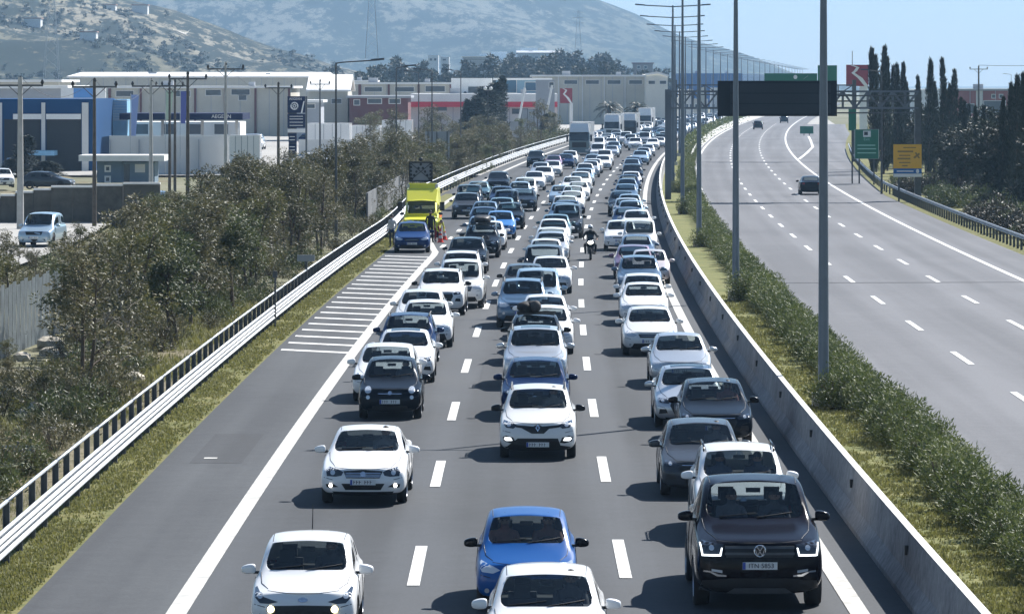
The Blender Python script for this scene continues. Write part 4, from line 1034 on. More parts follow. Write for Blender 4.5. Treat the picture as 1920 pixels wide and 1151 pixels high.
# arrow board behind it
ab=empty('arrow_board',(px(789,262),262,0)); tag(ab,'black lattice arrow board on a small trailer showing above the ambulance roof','traffic board')
b=MB(M_BLACK); 
for x in (-.8,.8): b.bar((x,0,2.75),(x,0,4.05),.10)
for z in (2.78,4.02): b.bar((-.8,0,z),(.8,0,z),.10)
b.bar((-.8,.02,2.8),(.8,.02,4.0),.045); b.bar((.8,.02,2.8),(-.8,.02,4.0),.045); b.build('frame',ab)
b=MB(mat('board_grey',(.30,.31,.33),.7)); b.box((-.76,.05,2.82),(.76,.08,3.98)); b.build('back_panel',ab)
b=MB(M_BLACK,M_LAMP); b.ball((0,-.03,4.22),(.16,.1,.14),10,0); b.build('beacon',ab)
lm=MB(M_BLACK); lm.tube([(0,-.09,0),(0,.03,0)],.085,12); lmm=lm.mesh('lamp')
for k in range(5):
    for s in (-1,1):
        link('lamp',lmm,ab,(s*(.62-.155*k),-.05,2.92+.24*k)); 
    for x in (-.7,.7): link('lamp',lmm,ab,(x,-.05,2.95+.25*k))
b=MB(M_GALVD); b.bar((0,0,.5),(0,0,2.8),.14); b.box((-.8,-.9,.42),(.8,.9,.52)); b.build('mast',ab)
for sx in (-1,1): link('wheel',WH[.315][0],ab,(sx*.86,.2,.315))
ab.scale=(.86,.86,.93)
add_person('standing',[cloth('blk',(.012,.012,.014)),cloth('blk',(.012,.012,.014)),M_SKIN,M_BLACK],(px(807,229),229,.01),.3,'man in black clothes standing in front of the ambulance beside the blue hatchback')
hv=cloth('hivis',(.72,.78,.08)); red=cloth('darkred',(.20,.03,.04))
add_person('bending',[red,hv,M_SKIN,M_BLACK],(px(820,230),230,.01),.5,'paramedic in yellow top and dark red trousers bending by the ambulance front corner')
add_person('standing',[cloth('char',(.03,.03,.035)),cloth('whitetop',(.6,.6,.6)),M_SKIN,M_BLACK],(px(735,222),222,.01),-.6,'person in white top and dark trousers standing between the blue hatchback and guard rail')
def cone(p,q,lab):
    x,y=G(p,q); o=empty('traffic_cone',(x,y,.01)); tag(o,lab,'traffic cone','cones by the ambulance')
    r=mat('cone_red',(.75,.06,.03),.5); b=MB(r,M_WHITE); b.box((-.19,-.19,0),(.19,.19,.03)); 
    for z0,z1,m in ((.03,.22,0),(.22,.38,1),(.38,.5,0),(.5,.6,1),(.6,.72,0)): b.tube([(0,0,z0),(0,0,z1)],[.15-.17*z0,.15-.17*z1],12,m)
    b.build('cone_body',o); return o
cone(833,450,'red and white cone farther out from the ambulance'); cone(826,455,'red and white cone beside the paramedic')
# ---------------------------------------------------------------- motorcycle between middle and right queues
mc=empty('motorcycle',(px(1107,207),206.5,.005),-heading(207)); tag(mc,'dark motorcycle with a bright headlamp riding between the middle and right queues','motorcycle')
def torus(b,R_,r,n=24,m=8,mi=0):
    vs=[(r*math.sin(2*math.pi*j/m),(R_+r*math.cos(2*math.pi*j/m))*math.cos(2*math.pi*i/n),(R_+r*math.cos(2*math.pi*j/m))*math.sin(2*math.pi*i/n)) for i in range(n) for j in range(m)]
    b.add(vs,[(i*m+j,((i+1)%n)*m+j,((i+1)%n)*m+(j+1)%m,i*m+(j+1)%m) for i in range(n) for j in range(m)],mi,True)
for y in (.0,1.42):
    b=MB(M_TYRE); torus(b,.25,.062); w_=b.build('wheel',mc,(0,y,.312)); b=MB(M_RIM); torus(b,.19,.02)
    for k in range(6): b.bar((0,0,0),(0,.18*math.cos(k*math.pi/3),.18*math.sin(k*math.pi/3)),.02)
    b.build('rim',w_)
b=MB(M_GALVD); 
for s in (-1,1): b.tube([(s*.10,.0,.31),(s*.10,.26,.90)],.028,8)
b.build('fork',mc)
b=MB(PAINT['black']); b.ball((0,.62,.80),(.19,.36,.17),12); b.build('tank',mc)
b=MB(PAINT['dark']); b.ball((0,.22,.80),(.24,.24,.24),12); b.box((-.16,.15,.42),(.16,.6,.72)); b.build('fairing',mc)
b=MB(M_GLASSD); b.add([(-.17,.12,.98),(.17,.12,.98),(.12,.28,1.24),(-.12,.28,1.24)],[(0,1,2,3)]); b.build('windshield',mc)
b=MB(M_LIT); b.ball((0,.0,.86),(.13,.04,.09),12); b.build('headlight',mc)
b=MB(M_BLACK); b.ball((0,1.05,.80),(.16,.42,.09),10); b.box((-.12,1.3,.55),(.12,1.75,.75)); b.box((-.15,.5,.28),(.15,1.0,.66)); b.build('seat',mc)
b=MB(M_BLACK); b.tube([(-.38,.36,1.02),(-.16,.26,1.00),(.16,.26,1.00),(.38,.36,1.02)],.017,6); b.build('handlebar',mc)
for s in (-1,1):
    b=MB(M_BLACK); b.ball((s*.36,.24,1.16),(.07,.03,.045),8); b.bar((s*.3,.3,1.02),(s*.36,.25,1.14),.015); b.build('mirror',mc)
b=MB(M_GALVD); b.tube([(.17,.5,.3),(.2,1.5,.36)],.045,8); b.build('exhaust',mc)
rd=add_person('riding',[cloth('leather',(.012,.012,.013)),cloth('leather',(.012,.012,.013)),M_SKIN,M_BLACK],(px(1107,207),207.3,.005),-heading(207),'motorcyclist in black jacket and white helmet riding between the queues',False)
b=MB(PAINT['white'],M_GLASSD); b.ball((0,-.14,1.58),(.135,.155,.145),14); b.box((-.10,-.305,1.52),(.10,-.22,1.60),1); b.build('helmet',rd)
# ---------------------------------------------------------------- lorries
def lorry(Y,pxc,cabcol,topcol,boxcol,label,H=3.95,L=16.4):
    x=px(pxc,Y); rz=-heading(Y+6)*1.0; o=empty('lorry',(x,Y,.005),rz); tag(o,label,'lorry','lorries in the queue')
    b=MB(cabcol,topcol,M_BLACK)
    def sect(y0,y1,z0,z1,w0,w1,mi,ins=0): b.add([(-w0,y0,z0),(w0,y0,z0),(w1,y0+ins,z1),(-w1,y0+ins,z1),(-w0,y1,z0),(w0,y1,z0),(w1,y1,z1),(-w1,y1,z1)],[(0,1,2,3),(5,4,7,6),(1,5,6,2),(4,0,3,7),(3,2,6,7),(4,5,1,0)],mi)
    sect(0,2.1,.9,1.75,1.2,1.24,0,.02); sect(.02,2.1,1.75,2.75,1.24,1.18,0,.18); sect(.2,2.1,2.75,3.25,1.18,1.10,1,.25); sect(.45,2.1,3.25,H-.1,1.10,1.0,1,.5)
    b.box((-1.22,-.05,.32),(1.22,.6,.92),0); b.build('cab',o)
    b=MB(M_GLASSD); b.add([(-1.10,.01,1.80),(1.10,.01,1.80),(1.06,.16,2.72),(-1.06,.16,2.72)],[(0,1,2,3)]); b.v=[(v[0],v[1]-.012,v[2]) for v in b.v]; b.build('windscreen',o)
    b=MB(M_BLACK); b.box((-.85,-.03,1.0),(.85,.0,1.62)); 
    for k in range(4): b.box((-.8,-.05,1.05+k*.15),(.8,-.03,1.10+k*.15))
    b.build('grille',o); b=MB(M_BLACK); b.box((-1.1,-.08,2.72),(1.1,.2,2.80)); b.build('sun_visor',o)
    for s in (-1,1):
        b=MB(M_LAMP); b.box((s*.95-.2,-.08,.55),(s*.95+.2,-.04,.78)); b.build('headlight',o)
        b=MB(M_BLACK); b.box((s*1.42-.12,.12,1.7),(s*1.42+.12,.26,2.5)); b.bar((s*1.2,.2,2.3),(s*1.4,.2,2.3),.05); b.build('mirror',o)
        for y in (1.2,5.0,10.6,11.9,13.2):
            tm=link('wheel',WH[.355][0],o,(s*1.08,y,.51)); tm.scale=(1.5,1.44,1.44)
    b=MB(boxcol,M_GALV); b.box((-1.27,2.7,1.15),(1.27,L,H),0)
    for s in (-1,1):
        for y in range(4,16,2): b.box((s*1.28-.012,y,1.2),(s*1.28+.012,y+.06,H-.05),1)
    b.box((-1.28,2.68,H-.1),(1.28,2.74,H),1); b.box((-1.2,2.8,.85),(1.2,L-.2,1.15),1); b.build('box_body',o)
    return o
CW=PAINT['white']; CT=paint('cabteal',(.10,.16,.19),.3)
lorry(505,1086,CT,CW,CW,'white box lorry with a grey blue cab, nearest of the lorries')
lorry(640,1147,CW,CW,CW,'white lorry with dark windscreen and black beacon, second nearest lorry')
lorry(664,1178,paint('cabdark',(.03,.03,.035)),CW,CW,'white lorry with a dark cab half hidden behind the second lorry')
lorry(764,1209,CW,CW,CW,'farthest white lorry, at the edge of the lamp posts',4.2)
# cars on the empty road, seen from behind
for (p,q,k,c,d) in ((1521,366,'sedan','dark','dark saloon driving away alone on the empty road'),(1421,243,'suv','black','small black suv far up the empty road, nearer of two'),(1470,231,'suv','dark','farthest dark car on the empty road')):
    Y=gY(q); rz=math.pi-heading(Y); o=place_car(k,c,px(p,Y)+math.sin(heading(Y))*T[k]['L'],Y+T[k]['L'],d,'cars driving away on the opposite road',lod=1 if Y<400 else 2,rz=rz)
# ---------------------------------------------------------------- lamp posts
def lamp_head(b,x,y,z,s,mi=0):
    b.add([(x,y-.13,z),(x,y+.13,z),(x+s*.75,y+.18,z+.05),(x+s*.75,y-.18,z+.05),(x,y-.1,z+.10),(x,y+.1,z+.10),(x+s*.75,y+.12,z+.16),(x+s*.75,y-.12,z+.16)],[(0,1,2,3),(4,7,6,5),(0,4,5,1),(1,5,6,2),(2,6,7,3),(3,7,4,0)],mi)
pm=MB(M_POLE); pm.tube([(0,0,-.1),(0,0,7),(0,0,14.6)],[.15,.115,.065],14); PM=pm.mesh('pole')
am_=MB(M_POLE); am_.tube([(-2.3,0,14.62),(0,0,14.50),(2.3,0,14.62)],.045,8); AM=am_.mesh('arm')
HM={}
for s in (-1,1):
    b=MB(M_POLE); lamp_head(b,s*2.2,0,14.58,s); HM[s]=b.mesh('lamp_head')
bm_=MB(M_KERB); bm_.tube([(0,0,-.1),(0,0,.35)],.32,14); BM=bm_.mesh('footing')
pos=[112,167,222,277,332,387,442,497,552,607]+[661+55*i for i in range(22)]
for i,Y in enumerate(pos):
    p=P(8.05 if Y<300 else 7.8,Y,.1); o=empty('street_lamp',p,-heading(Y))
    tag(o,('tall double-arm median lamp post, '+ordn(i+1)+' from the camera') ,'lamp post','double-arm lamp posts along the median')
    link('pole',PM,o); link('arm',AM,o)
    for s in (-1,1): link('lamp_head',HM[s],o)
    link('footing',BM,o)
def side_lamp(p,Y,ztop,arm,lab,r=.075,ball=False):
    o=empty('street_lamp',(px(p,Y),Y,0)); tag(o,lab,'lamp post','single lamp posts behind the guard rail')
    b=MB(M_GALVD); b.tube([(0,0,-.3),(0,0,ztop)],[r*1.25,r*.6],10); b.build('pole',o)
    if ball:
        b=MB(M_WHITE); b.ball((-.35,0,ztop),(.22,.22,.22),10); b.ball((.35,0,ztop),(.22,.22,.22),10); b.bar((-.35,0,ztop-.2),(.35,0,ztop-.2),.05); b.build('globes',o); return
    b=MB(M_GALVD); b.tube([(0,0,ztop-.03),(arm*.15,0,ztop+.02),(arm,0,ztop+.15)],.04,6); b.build('arm',o)
    b=MB(M_GALVD); lamp_head(b,arm*.8,0,ztop+.10,1 if arm>0 else -1); b.build('lamp_head',o)
side_lamp(630,234,9.75,2.4,'nearest single-arm lamp post rising out of the roadside trees')
side_lamp(743,312,9.75,.9,'second single-arm lamp post behind the guard rail, left of the sign back')
side_lamp(810,380,9.75,-1.2,'third lamp post, standing in front of the large sign back')
side_lamp(864,450,9.9,-1.2,'fourth lamp post behind the guard rail')
side_lamp(915,520,8.0,0,'white twin-globe lamp post in the shrubs before the red and white station',.06,True)
side_lamp(785,430,9.7,-1.0,'thin lamp post just left of the large sign back')
side_lamp(1653,330,9.5,-1.1,'thin lamp post among the green signs on the right verge')
side_lamp(1896,900,10.5,-1.2,'thin far lamp post over the red brick building')
# ---------------------------------------------------------------- utility poles with cross-arms
def utility(p,ytop,Y,m,lab,wide=1.0,r=.13,double=False):
    z=pz(ytop,Y); o=empty('utility_pole',(px(p,Y),Y,-.2)); tag(o,lab,'utility pole','power poles by the service road')
    b=MB(m); b.tube([(0,0,0),(0,0,z+.2)],[r*1.3,r*.8],10); b.build('pole',o)
    b=MB(M_GALVD); b.box((-1.35*wide,-.06,z-.35),(1.35*wide,.06,z-.24)); b.bar((-.7*wide,0,z-.30),(0,0,z-.95),.05); b.bar((.7*wide,0,z-.30),(0,0,z-.95),.05); b.build('cross_arm',o)
    ins=MB(M_BLACK); ins.tube([(0,0,0),(0,0,.12),(0,0,.3)],[.05,.11,.04],8); im=ins.mesh('insulator')
    for x in (-1.3*wide,0.02,1.3*wide): link('insulator',im,o,(x,0,z-.24+.2*(x==.02)))
    return Vector((px(p,Y),Y,z))
WOOD=mat('pole_wood',(.10,.085,.07),.9,var=.3,vscale=3); CPOLE=mat('pole_concrete',(.42,.42,.40),.85,var=.15,vscale=2)
ut=[utility(38,145,250,CPOLE,'thick pale concrete utility pole at the far left',1.0,.17),
    utility(177,148,255,WOOD,'dark wooden utility pole beside the thick concrete one',1.0,.11),
    utility(283,149,300,CPOLE,'pale concrete utility pole left of the service station',1.0,.13),
    utility(318,150,330,WOOD,'thin wooden pole between the station flags',.8,.10),
    utility(328,150,345,WOOD,'second thin wooden pole between the station flags',.8,.10),
    utility(352,135,300,WOOD,'tall dark utility pole right of the station flags',1.0,.12),
    utility(423,118,330,CPOLE,'tallest slim utility pole over the service station canopy',1.05,.12),
    utility(522,155,380,WOOD,'dark utility pole just left of the navy price sign',.9,.12),
    utility(600,150,470,M_GALVD,'slim metal utility pole right of the navy price sign',.8,.10),
    utility(1835,124,640,WOOD,'utility pole before the red brick building on the right',1.0,.14)]
wm=M_BLACK
def wire(a,b_,sag,lab=None,r=.012):
    b=MB(mat('cable',(.03,.03,.03),.6)); n=14
    pts=[(a[0]+(b_[0]-a[0])*k/n,a[1]+(b_[1]-a[1])*k/n,a[2]+(b_[2]-a[2])*k/n-sag*4*(k/n)*(1-k/n)) for k in range(n+1)]; b.tube(pts,r,4); return b
for i,(a,c,k) in enumerate(((0,1,1.2),(1,2,1.5),(2,5,1.0),(5,6,1.0),(6,7,1.2))):
    o=wire(ut[a]+Vector((0,0,.05)),ut[c]+Vector((0,0,.05)),k).build('power_cable'); tag(o,'power cable sagging between '+ordn(i+1)+' pair of utility poles from the left','cable','power cables')
o=wire(ut[9]+Vector((0,0,.1)),(px(1990,600),600,pz(122,600)),.1,r=.03).build('power_cable'); tag(o,'power cable leaving the pole on the right towards the picture edge','cable')
# lattice pylons on the hillside
def pylon(p,y0,y1,Y,lab):
    h=(y1-y0)*Y/F; z0=pz(y1,Y); o=empty('pylon',(px(p,Y),Y,z0)); tag(o,lab,'pylon','lattice pylons'); w=h*.075; b=MB(mat('pylon_steel',(.35,.37,.40),.6)); n=9; t_=max(.16,h*.004)
    f=lambda k:(w*(1-.8*k/n),h*k/n)
    for k in range(n):
        (w0,z0_),(w1,z1_)=f(k),f(k+1)
        for sx in (-1,1):
            for sy in (-1,1): b.bar((sx*w0,sy*w0,z0_),(sx*w1,sy*w1,z1_),t_)
            b.bar((sx*w0,-w0,z0_),(-sx*w1,-w1,z1_),t_*.6)
    b.build('lattice_tower',o); b=MB(mat('pylon_steel',(.35,.37,.40),.6))
    for z in (.72,.84,.96): b.bar((-h*.13,0,h*z),(h*.13,0,h*z),t_*1.2)
    b.build('cross_arms',o)
pylon(97,-40,150,1500,'faint lattice pylon on the slope at the far left')
pylon(697,-50,110,1700,'lattice pylon before the blue mountain, left of centre')
pylon(1084,20,105,2100,'small lattice pylon above the beige warehouse')
# ---------------------------------------------------------------- signs, gantries
M_SBACK=mat('sign_back',(.33,.35,.37),.6,var=.08,vscale=1); M_GREEN=mat('sign_green',(.01,.16,.09),.5); M_SYEL=mat('sign_yellow',(.80,.42,.03),.5); M_SBLUE=mat('sign_blue',(.02,.13,.38),.5)
M_NAVY=mat('station_navy',(.006,.014,.055),.7,spec=.2); M_REDS=mat('totem_red',(.27,.012,.025),.5); M_PANEL=mat('display_black',(.004,.005,.007),.7,spec=.1)
def sign(name,p0,p1,q0,q1,Y,qb,m,lab,cat='sign',posts=(.2,.8),slats=0,group=None):
    x0,x1,z1,z0=px(p0,Y),px(p1,Y),pz(q0,Y),pz(q1,Y); o=empty(name,((x0+x1)/2,Y,0)); tag(o,lab,cat,group); w=x1-x0
    b=MB(m); b.box((-w/2,-.03,z0),(w/2,.03,z1)); b.build('sign_panel',o)
    for f in posts:
        b=MB(M_GALVD); x=-w/2+w*f; b.box((x-.06,.04,-.2),(x+.06,.16,z1-.05) if not slats else (x+.06,.16,z1)); b.build('post',o)
    if slats:
        for f in posts: b=MB(M_GALVD); x=-w/2+w*f; b.box((x-.05,-.10,z0-.1),(x+.05,-.035,z1)); b.build('back_rail',o)
        for k in range(slats):
            z=z0+(z1-z0)*(k+.5)/slats; b=MB(M_SBACK); b.box((-w/2+.02,-.05,z-.03),(w/2-.02,-.031,z+.03)); b.build('stiffener',o)
    return o,w,z0,z1
sign('road_sign',797,843,247,305,392,350,M_SBACK,'large grey sign seen from behind, two posts, beside the guard rail',posts=(.12,.48,.9),slats=9)
sign('road_sign',974,1004,205,245,700,260,M_SBACK,'tall grey sign back in the shrubs below the red and white station',posts=(.1,.5,.9),slats=4)
sign('road_sign',957,972,228,260,600,262,M_SBACK,'narrow grey sign back left of the taller sign back',posts=(.5,),slats=0)
# small square sign at the near left, seen from the back
o=empty('road_sign',(px(33,96),96,0)); tag(o,'grey four-panel sign on one pole at the near left, seen from behind','sign')
for i in (0,1):
    for j in (0,1):
        b=MB(M_SBACK); x=-.38+.39*i; z=pz(888,96)+.33*j; b.box((x,-.02,z),(x+.37,.02,z+.31)); b.build('sign_plate',o)
b=MB(M_GALVD); b.tube([(0,.06,-.3),(0,.06,pz(828,96))],.03,8); b.build('post',o)
b=MB(M_GALVD); b.tube([(px(516,150),150,-.3),(px(516,150),150,pz(508,150))],.035,8); b.box((px(516,150)-.08,149.9,pz(520,150)),(px(516,150)+.08,149.94,pz(508,150))); tag(b.build('marker_post'),'slim metal marker post among the trees beside the guard rail','post')
o,w,z0,z1=sign('road_sign',557,590,478,490,170,520,M_SBACK,'small plain sign plate low among the roadside trees',posts=(.5,))
# right: green exit sign, yellow and blue sign
def lines(o,w,z0,z1,rows,m,y=-.034,x0=.12,x1=.88):
    for z,a,c,h in rows:
        b=MB(m); b.box((-w/2+w*a,y,z0+(z1-z0)*z-h/2),(-w/2+w*c,y+.003,z0+(z1-z0)*z+h/2)); b.build('lettering',o)
M_FAINT=mat('sign_letter_pale',(.30,.55,.45),.5); M_DK=mat('sign_letter_brown',(.28,.17,.03),.6)
o,w,z0,z1=sign('road_sign',1602,1648,243,298,364,345,M_GREEN,'green exit sign on two posts at the right verge')
b=MB(M_WHITE); t=.03
for a,c in (((-w/2,z0),(w/2,z0)),((-w/2,z1),(w/2,z1)),((-w/2,z0),(-w/2,z1)),((w/2,z0),(w/2,z1))): b.bar((a[0]*.97,-.035,a[1]),(c[0]*.97,-.035,c[1]),t,.01)
b.build('border',o)
b=MB(M_WHITE,M_BLACK); b.box((-.3,-.036,z1-.65),(.35,-.031,z1-.12)); b.box((-.22,-.04,z1-.5),(.1,-.036,z1-.2),1); b.build('exit_symbol',o)
tm=link('lettering',textmesh('lettering','Exit',.34,M_FAINT,.002),o,(0,-.036,z1-.85)); lines(o,w,z0,z1,[(.46,.12,.85,.10),(.34,.12,.88,.10),(.20,.12,.88,.10)],M_FAINT)
o,w,z0,z1=sign('road_sign',1591,1605,205,245,364,345,M_GREEN,'narrow green sign edge just left of the larger green exit sign',posts=(.5,))
o,w,z0,z1=sign('road_sign',1675,1728,271,332,311,350,M_SYEL,'yellow tourist sign with a blue lower strip on two posts')
lines(o,w,z0,z1,[(.90,.35,.8,.07),(.78,.15,.7,.12),(.66,.2,.6,.08),(.56,.15,.6,.12),(.44,.2,.6,.08),(.34,.3,.5,.08)],M_DK)
b=MB(M_SBLUE); b.box((-w/2,-.036,z0+.24),(w/2,-.031,z0+.62)); b.build('blue_strip',o); b=MB(M_WHITE); b.box((-w/2,-.036,z0),(w/2,-.031,z0+.235)); b.build('white_strip',o)
b=MB(M_WHITE); b.box((-w/2+.25,-.040,z0+.38),(w/2-.6,-.036,z0+.46)); b.build('lettering',o); b=MB(M_WHITE); b.ball((w/2-.3,-.036,z0+.42),(.12,.006,.16),10); b.build('symbol',o)
b=MB(M_DK); b.add([(w/2-.62,-.034,z1-.95),(w/2-.2,-.034,z1-.62),(w/2-.12,-.034,z1-.72),(w/2-.5,-.034,z1-1.05)],[(0,3,2,1)]); b.add([(w/2-.5,-.035,z1-.62),(w/2-.22,-.035,z1-1.05),(w/2-.12,-.035,z1-1.0),(w/2-.4,-.035,z1-.58)],[(0,3,2,1)]); b.build('symbol',o)
o,w,z0,z1=sign('road_sign',1500,1525,237,251,700,256,M_GREEN,'small green gore sign where the exit lane splits off',posts=(.3,.7))
# variable message gantry
GYY=311
gt=empty('gantry',(px(1255,GYY),GYY,0)); tag(gt,'steel gantry spanning the empty road and carrying the black message board','gantry')
def truss(o,x0,x1,z0,z1,n,m,ox,oy,th=.14,dep=1.1):
    b=MB(m)
    for y in (0,dep):
        for z in (z0,z1): b.bar((x0-ox,y,z),(x1-ox,y,z),th)
        for k in range(n):
            a=x0-ox+(x1-x0)*k/n; c=x0-ox+(x1-x0)*(k+1)/n
            b.bar((a,y,z0 if k%2 else z1),(c,y,z1 if k%2 else z0),th*.55); b.bar((a,y,z0),(a,y,z1),th*.55)
    for k in range(n+1):
        a=x0-ox+(x1-x0)*k/n; b.bar((a,0,z0),(a,dep,z0),th*.5); b.bar((a,0,z1),(a,dep,z1),th*.5)
    return b
xa,xb=px(1253,GYY),px(1722,GYY)
M_GAN=mat('gantry_steel',(.13,.15,.18),.5,metal=.4)
truss(gt,xa,xb,pz(203,GYY),pz(172,GYY),20,M_GAN,gt.location.x,0).build('truss',gt)
for x in (xa,xb):
    b=MB(M_GALVD if x==xb else M_GAN); b.box((x-gt.location.x-.22,.2,-.1),(x-gt.location.x+.22,.8,pz(168,GYY))); b.build('column',gt)
for z in (180,190,212):
    b=MB(M_GALVD); b.bar((px(1567,GYY)-xa,-.35,pz(z,GYY)),(xb-xa,-.35,pz(z,GYY)),.10); b.build('walkway_rail',gt)
vb=empty('message_board',(px(1456,GYY),GYY-.7,0)); tag(vb,'blank black electronic message board hung on the gantry over the empty road','message board')
w=px(1567,GYY)-px(1345,GYY); z0,z1=pz(218,GYY),pz(152,GYY)
b=MB(M_PANEL); b.box((-w/2,-.5,z0),(w/2,.4,z1)); b.build('housing',vb)
for k in range(3):
    b=MB(mat('display_glass',(.010,.013,.018),.5,spec=.15)); h=(z1-z0-.3)/3; b.box((-w/2+.9,-.53,z0+.15+k*h+.04),(w/2-.45,-.502,z0+.15+(k+1)*h-.04)); b.build('display_row',vb)
g2=empty('gantry',(px(1600,470),470,0)); tag(g2,'farther gantry with long green direction signs showing above the black board','gantry')
b=MB(M_GALVD); 
truss(g2,curve(470)+7.6,px(1600,470),pz(178,470),pz(160,470),12,M_GALVD,g2.location.x,0,.12).build('truss',g2)
for x_ in (px(1602,470),curve(470)+7.6): b=MB(M_GALVD); x=x_-g2.location.x; b.box((x-.2,0,-.1),(x+.2,.6,pz(150,470))); b.build('column',g2)
for (p0,p1,q0,q1) in ((1433,1532,138,163),(1533,1569,123,163)):
    b=MB(M_GREEN); b.box((px(p0,470)-g2.location.x,-.3,pz(q1,470)),(px(p1,470)-g2.location.x,-.2,pz(q0,470))); b.build('sign_panel',g2)
b=MB(M_WHITE); x=px(1491,470)-g2.location.x; b.ball((x,-.31,pz(145,470)),(.22,.01,.24),12); b.bar((px(1506,470)-g2.location.x,-.31,pz(149,470)),(px(1515,470)-g2.location.x,-.31,pz(142,470)),.18,.01); b.build('symbol',g2)
# totems with a white winding-road emblem
def totem(p0,p1,q0,q1,Y,qb,lab,colx0,colx1):
    o=empty('totem_sign',(px((p0+p1)/2,Y),Y,0)); tag(o,lab,'totem sign'); X=lambda p: px(p,Y)-o.location.x
    b=MB(M_WHITE); b.box((X(colx0),0,-.2),(X(colx1),.5,pz(q1,Y))); b.build('column',o)
    b=MB(M_REDS); b.box((X(p0),-.15,pz(q1,Y)),(X(p1),.6,pz(q0,Y))); b.build('red_panel',o)
    W_,H_=p1-p0,q1-q0; c=[(.25,.02),(.52,.12),(.40,.30),(.30,.38),(.62,.62),(.98,1.0)]; ww=[.16,.14,.16,.16,.22,.3]
    b=MB(M_WHITE); L_=[(X(p0+W_*(x-w2/2)),-.17,pz(q0+H_*y,Y)) for (x,y),w2 in zip(c,ww)]; R_=[(X(p0+W_*min(1,x+w2/2)),-.17,pz(q0+H_*y,Y)) for (x,y),w2 in zip(c,ww)]
    b.add(L_+R_,[(i,i+1,i+7,i+6) for i in range(5)]); b.build('emblem',o)
totem(1587,1628,122,162,620,262,'white column sign with dark red panel and white winding road, right of the message board',1612,1627)
totem(1050,1073,166,194,820,230,'smaller dark red and white column sign above the lorries',1068,1074)
b=MB(M_GALVD); b.tube([(px(1598,640),640,0),(px(1598,640),640,pz(96,640))],.06,6); tag(b.build('mast'),'thin aerial mast standing behind the dark red column sign','mast')
# ---------------------------------------------------------------- town
M_BEIGE=mat('wall_beige',(.52,.50,.43),.85,var=.08,vscale=.3); M_LIGHT=mat('wall_offwhite',(.66,.66,.64),.8,var=.06,vscale=.3); M_GREYW=mat('wall_grey',(.36,.38,.41),.8,var=.08,vscale=.3)
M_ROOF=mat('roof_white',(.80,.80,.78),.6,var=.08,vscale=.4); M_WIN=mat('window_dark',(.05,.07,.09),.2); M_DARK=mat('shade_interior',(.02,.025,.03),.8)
M_MAROON=mat('pilaster_maroon',(.14,.05,.05),.8); M_BRIGHTRED=mat('fascia_red',(.62,.03,.06),.5); M_BLUEP=mat('sheet_blue',(.25,.50,.72),.5,var=.15,vscale=.8); M_BWALL=mat('fascia_deep_blue',(.004,.055,.16),.7,spec=.2)
M_BOARD=mat('weatherboard_blue_grey',(.14,.20,.26),.7)
def building(name,p0,p1,q0,Y,dep,wall,lab,cat='building',roof=None,qb=None,gable=False,wins=(),winq=None,wmat=None,pil=(),pilm=None,roofh=1.4,z0=-.3,sill=False):
    x0,x1=px(p0,Y),px(p1,Y); z1=pz(q0,Y); o=empty(name,((x0+x1)/2,Y,0)); tag(o,lab,cat); w=x1-x0; X=lambda p: px(p,Y)-o.location.x
    b=MB(wall); b.box((-w/2,0,z0),(w/2,dep,z1-(.0 if not roof else .35))); b.build('wall',o)
    if roof:
        b=MB(roof); e=.5
        if gable=='side':    # ridge parallel to the front
            rz_=z1+roofh; b.prism([(0,0)],0,0) if 0 else None
            vs=[(-w/2-e,-e,z1-.35),(w/2+e,-e,z1-.35),(w/2+e,dep/2,rz_),(-w/2-e,dep/2,rz_),(w/2+e,dep+e,z1-.35),(-w/2-e,dep+e,z1-.35)]
            vs+=[(a,c,d+.3) for a,c,d in vs]
            b.add(vs,[(0,3,2,1),(3,5,4,2),(6,7,8,9),(9,8,10,11),(0,1,7,6),(4,5,11,10),(1,2,8,7),(2,4,10,8),(0,6,9,3),(3,9,11,5)])
        else: b.box((-w/2-e,-e,z1-.35),(w/2+e,dep+e,z1+.02))
        b.build('roof',o)
    if w>15:
        jb=MB(M_GREYW if wall!=M_GREYW else M_LIGHT); x=-w/2+2.4
        while x<w/2-1: jb.box((x-.05,-.035,z0),(x+.05,-.002,z1-.4)); x+=2.4
        jo=jb.build('cladding_joints',o); jo['kind']='stuff'
        rp=MB(M_GREYW); rp.box((-w*.2-.9,dep*.3,z1-.1),(-w*.2+.9,dep*.3+1.6,z1+.9)); rp.box((w*.27-.5,dep*.25,z1-.1),(w*.27+.5,dep*.25+1.2,z1+.7)); rp.build('roof_unit',o)
    for (a,c) in pil:
        b=MB(pilm or M_MAROON); b.box((X(a),-.25,z0),(X(c),-.003,z1-.36)); b.build('pilaster',o)
    for wdef in wins:
        a,c,qa,qc=wdef; fr=MB(M_LIGHT); X0,X1,Z0,Z1=X(a),X(c),pz(qc,Y),pz(qa,Y); t_=.12
        fr.box((X0-t_,-.08,Z0-t_),(X0,-.004,Z1+t_)); fr.box((X1,-.08,Z0-t_),(X1+t_,-.004,Z1+t_)); fr.box((X0,-.08,Z1),(X1,-.004,Z1+t_)); fr.box((X0,-.08,Z0-t_),(X1,-.004,Z0))
        f=fr.build('window',o); pn=MB(wmat or M_WIN); pn.box((X0,-.05,Z0),(X1,-.008,Z1)); pn.build('pane',f)
    return o,X
def rowwins(a,c,n,w_,qa,qc): return [(a+(c-a)*(k+.5)/n-w_/2,a+(c-a)*(k+.5)/n+w_/2,qa,qc) for k in range(n)]
tag(relief('yard_ground',-150,-60,180,1300,6,20,M_PAVE,lambda u,Y:-.15),kind='structure')
yg=MB(M_PAVE); yg.add([(-190,400,-.05),(30,400,-.05),(60,760,-.05),(90,1250,-.05),(-260,1250,-.05)],[(0,1,2,3,4)]); tag(yg.build('yard_ground'),kind='structure')
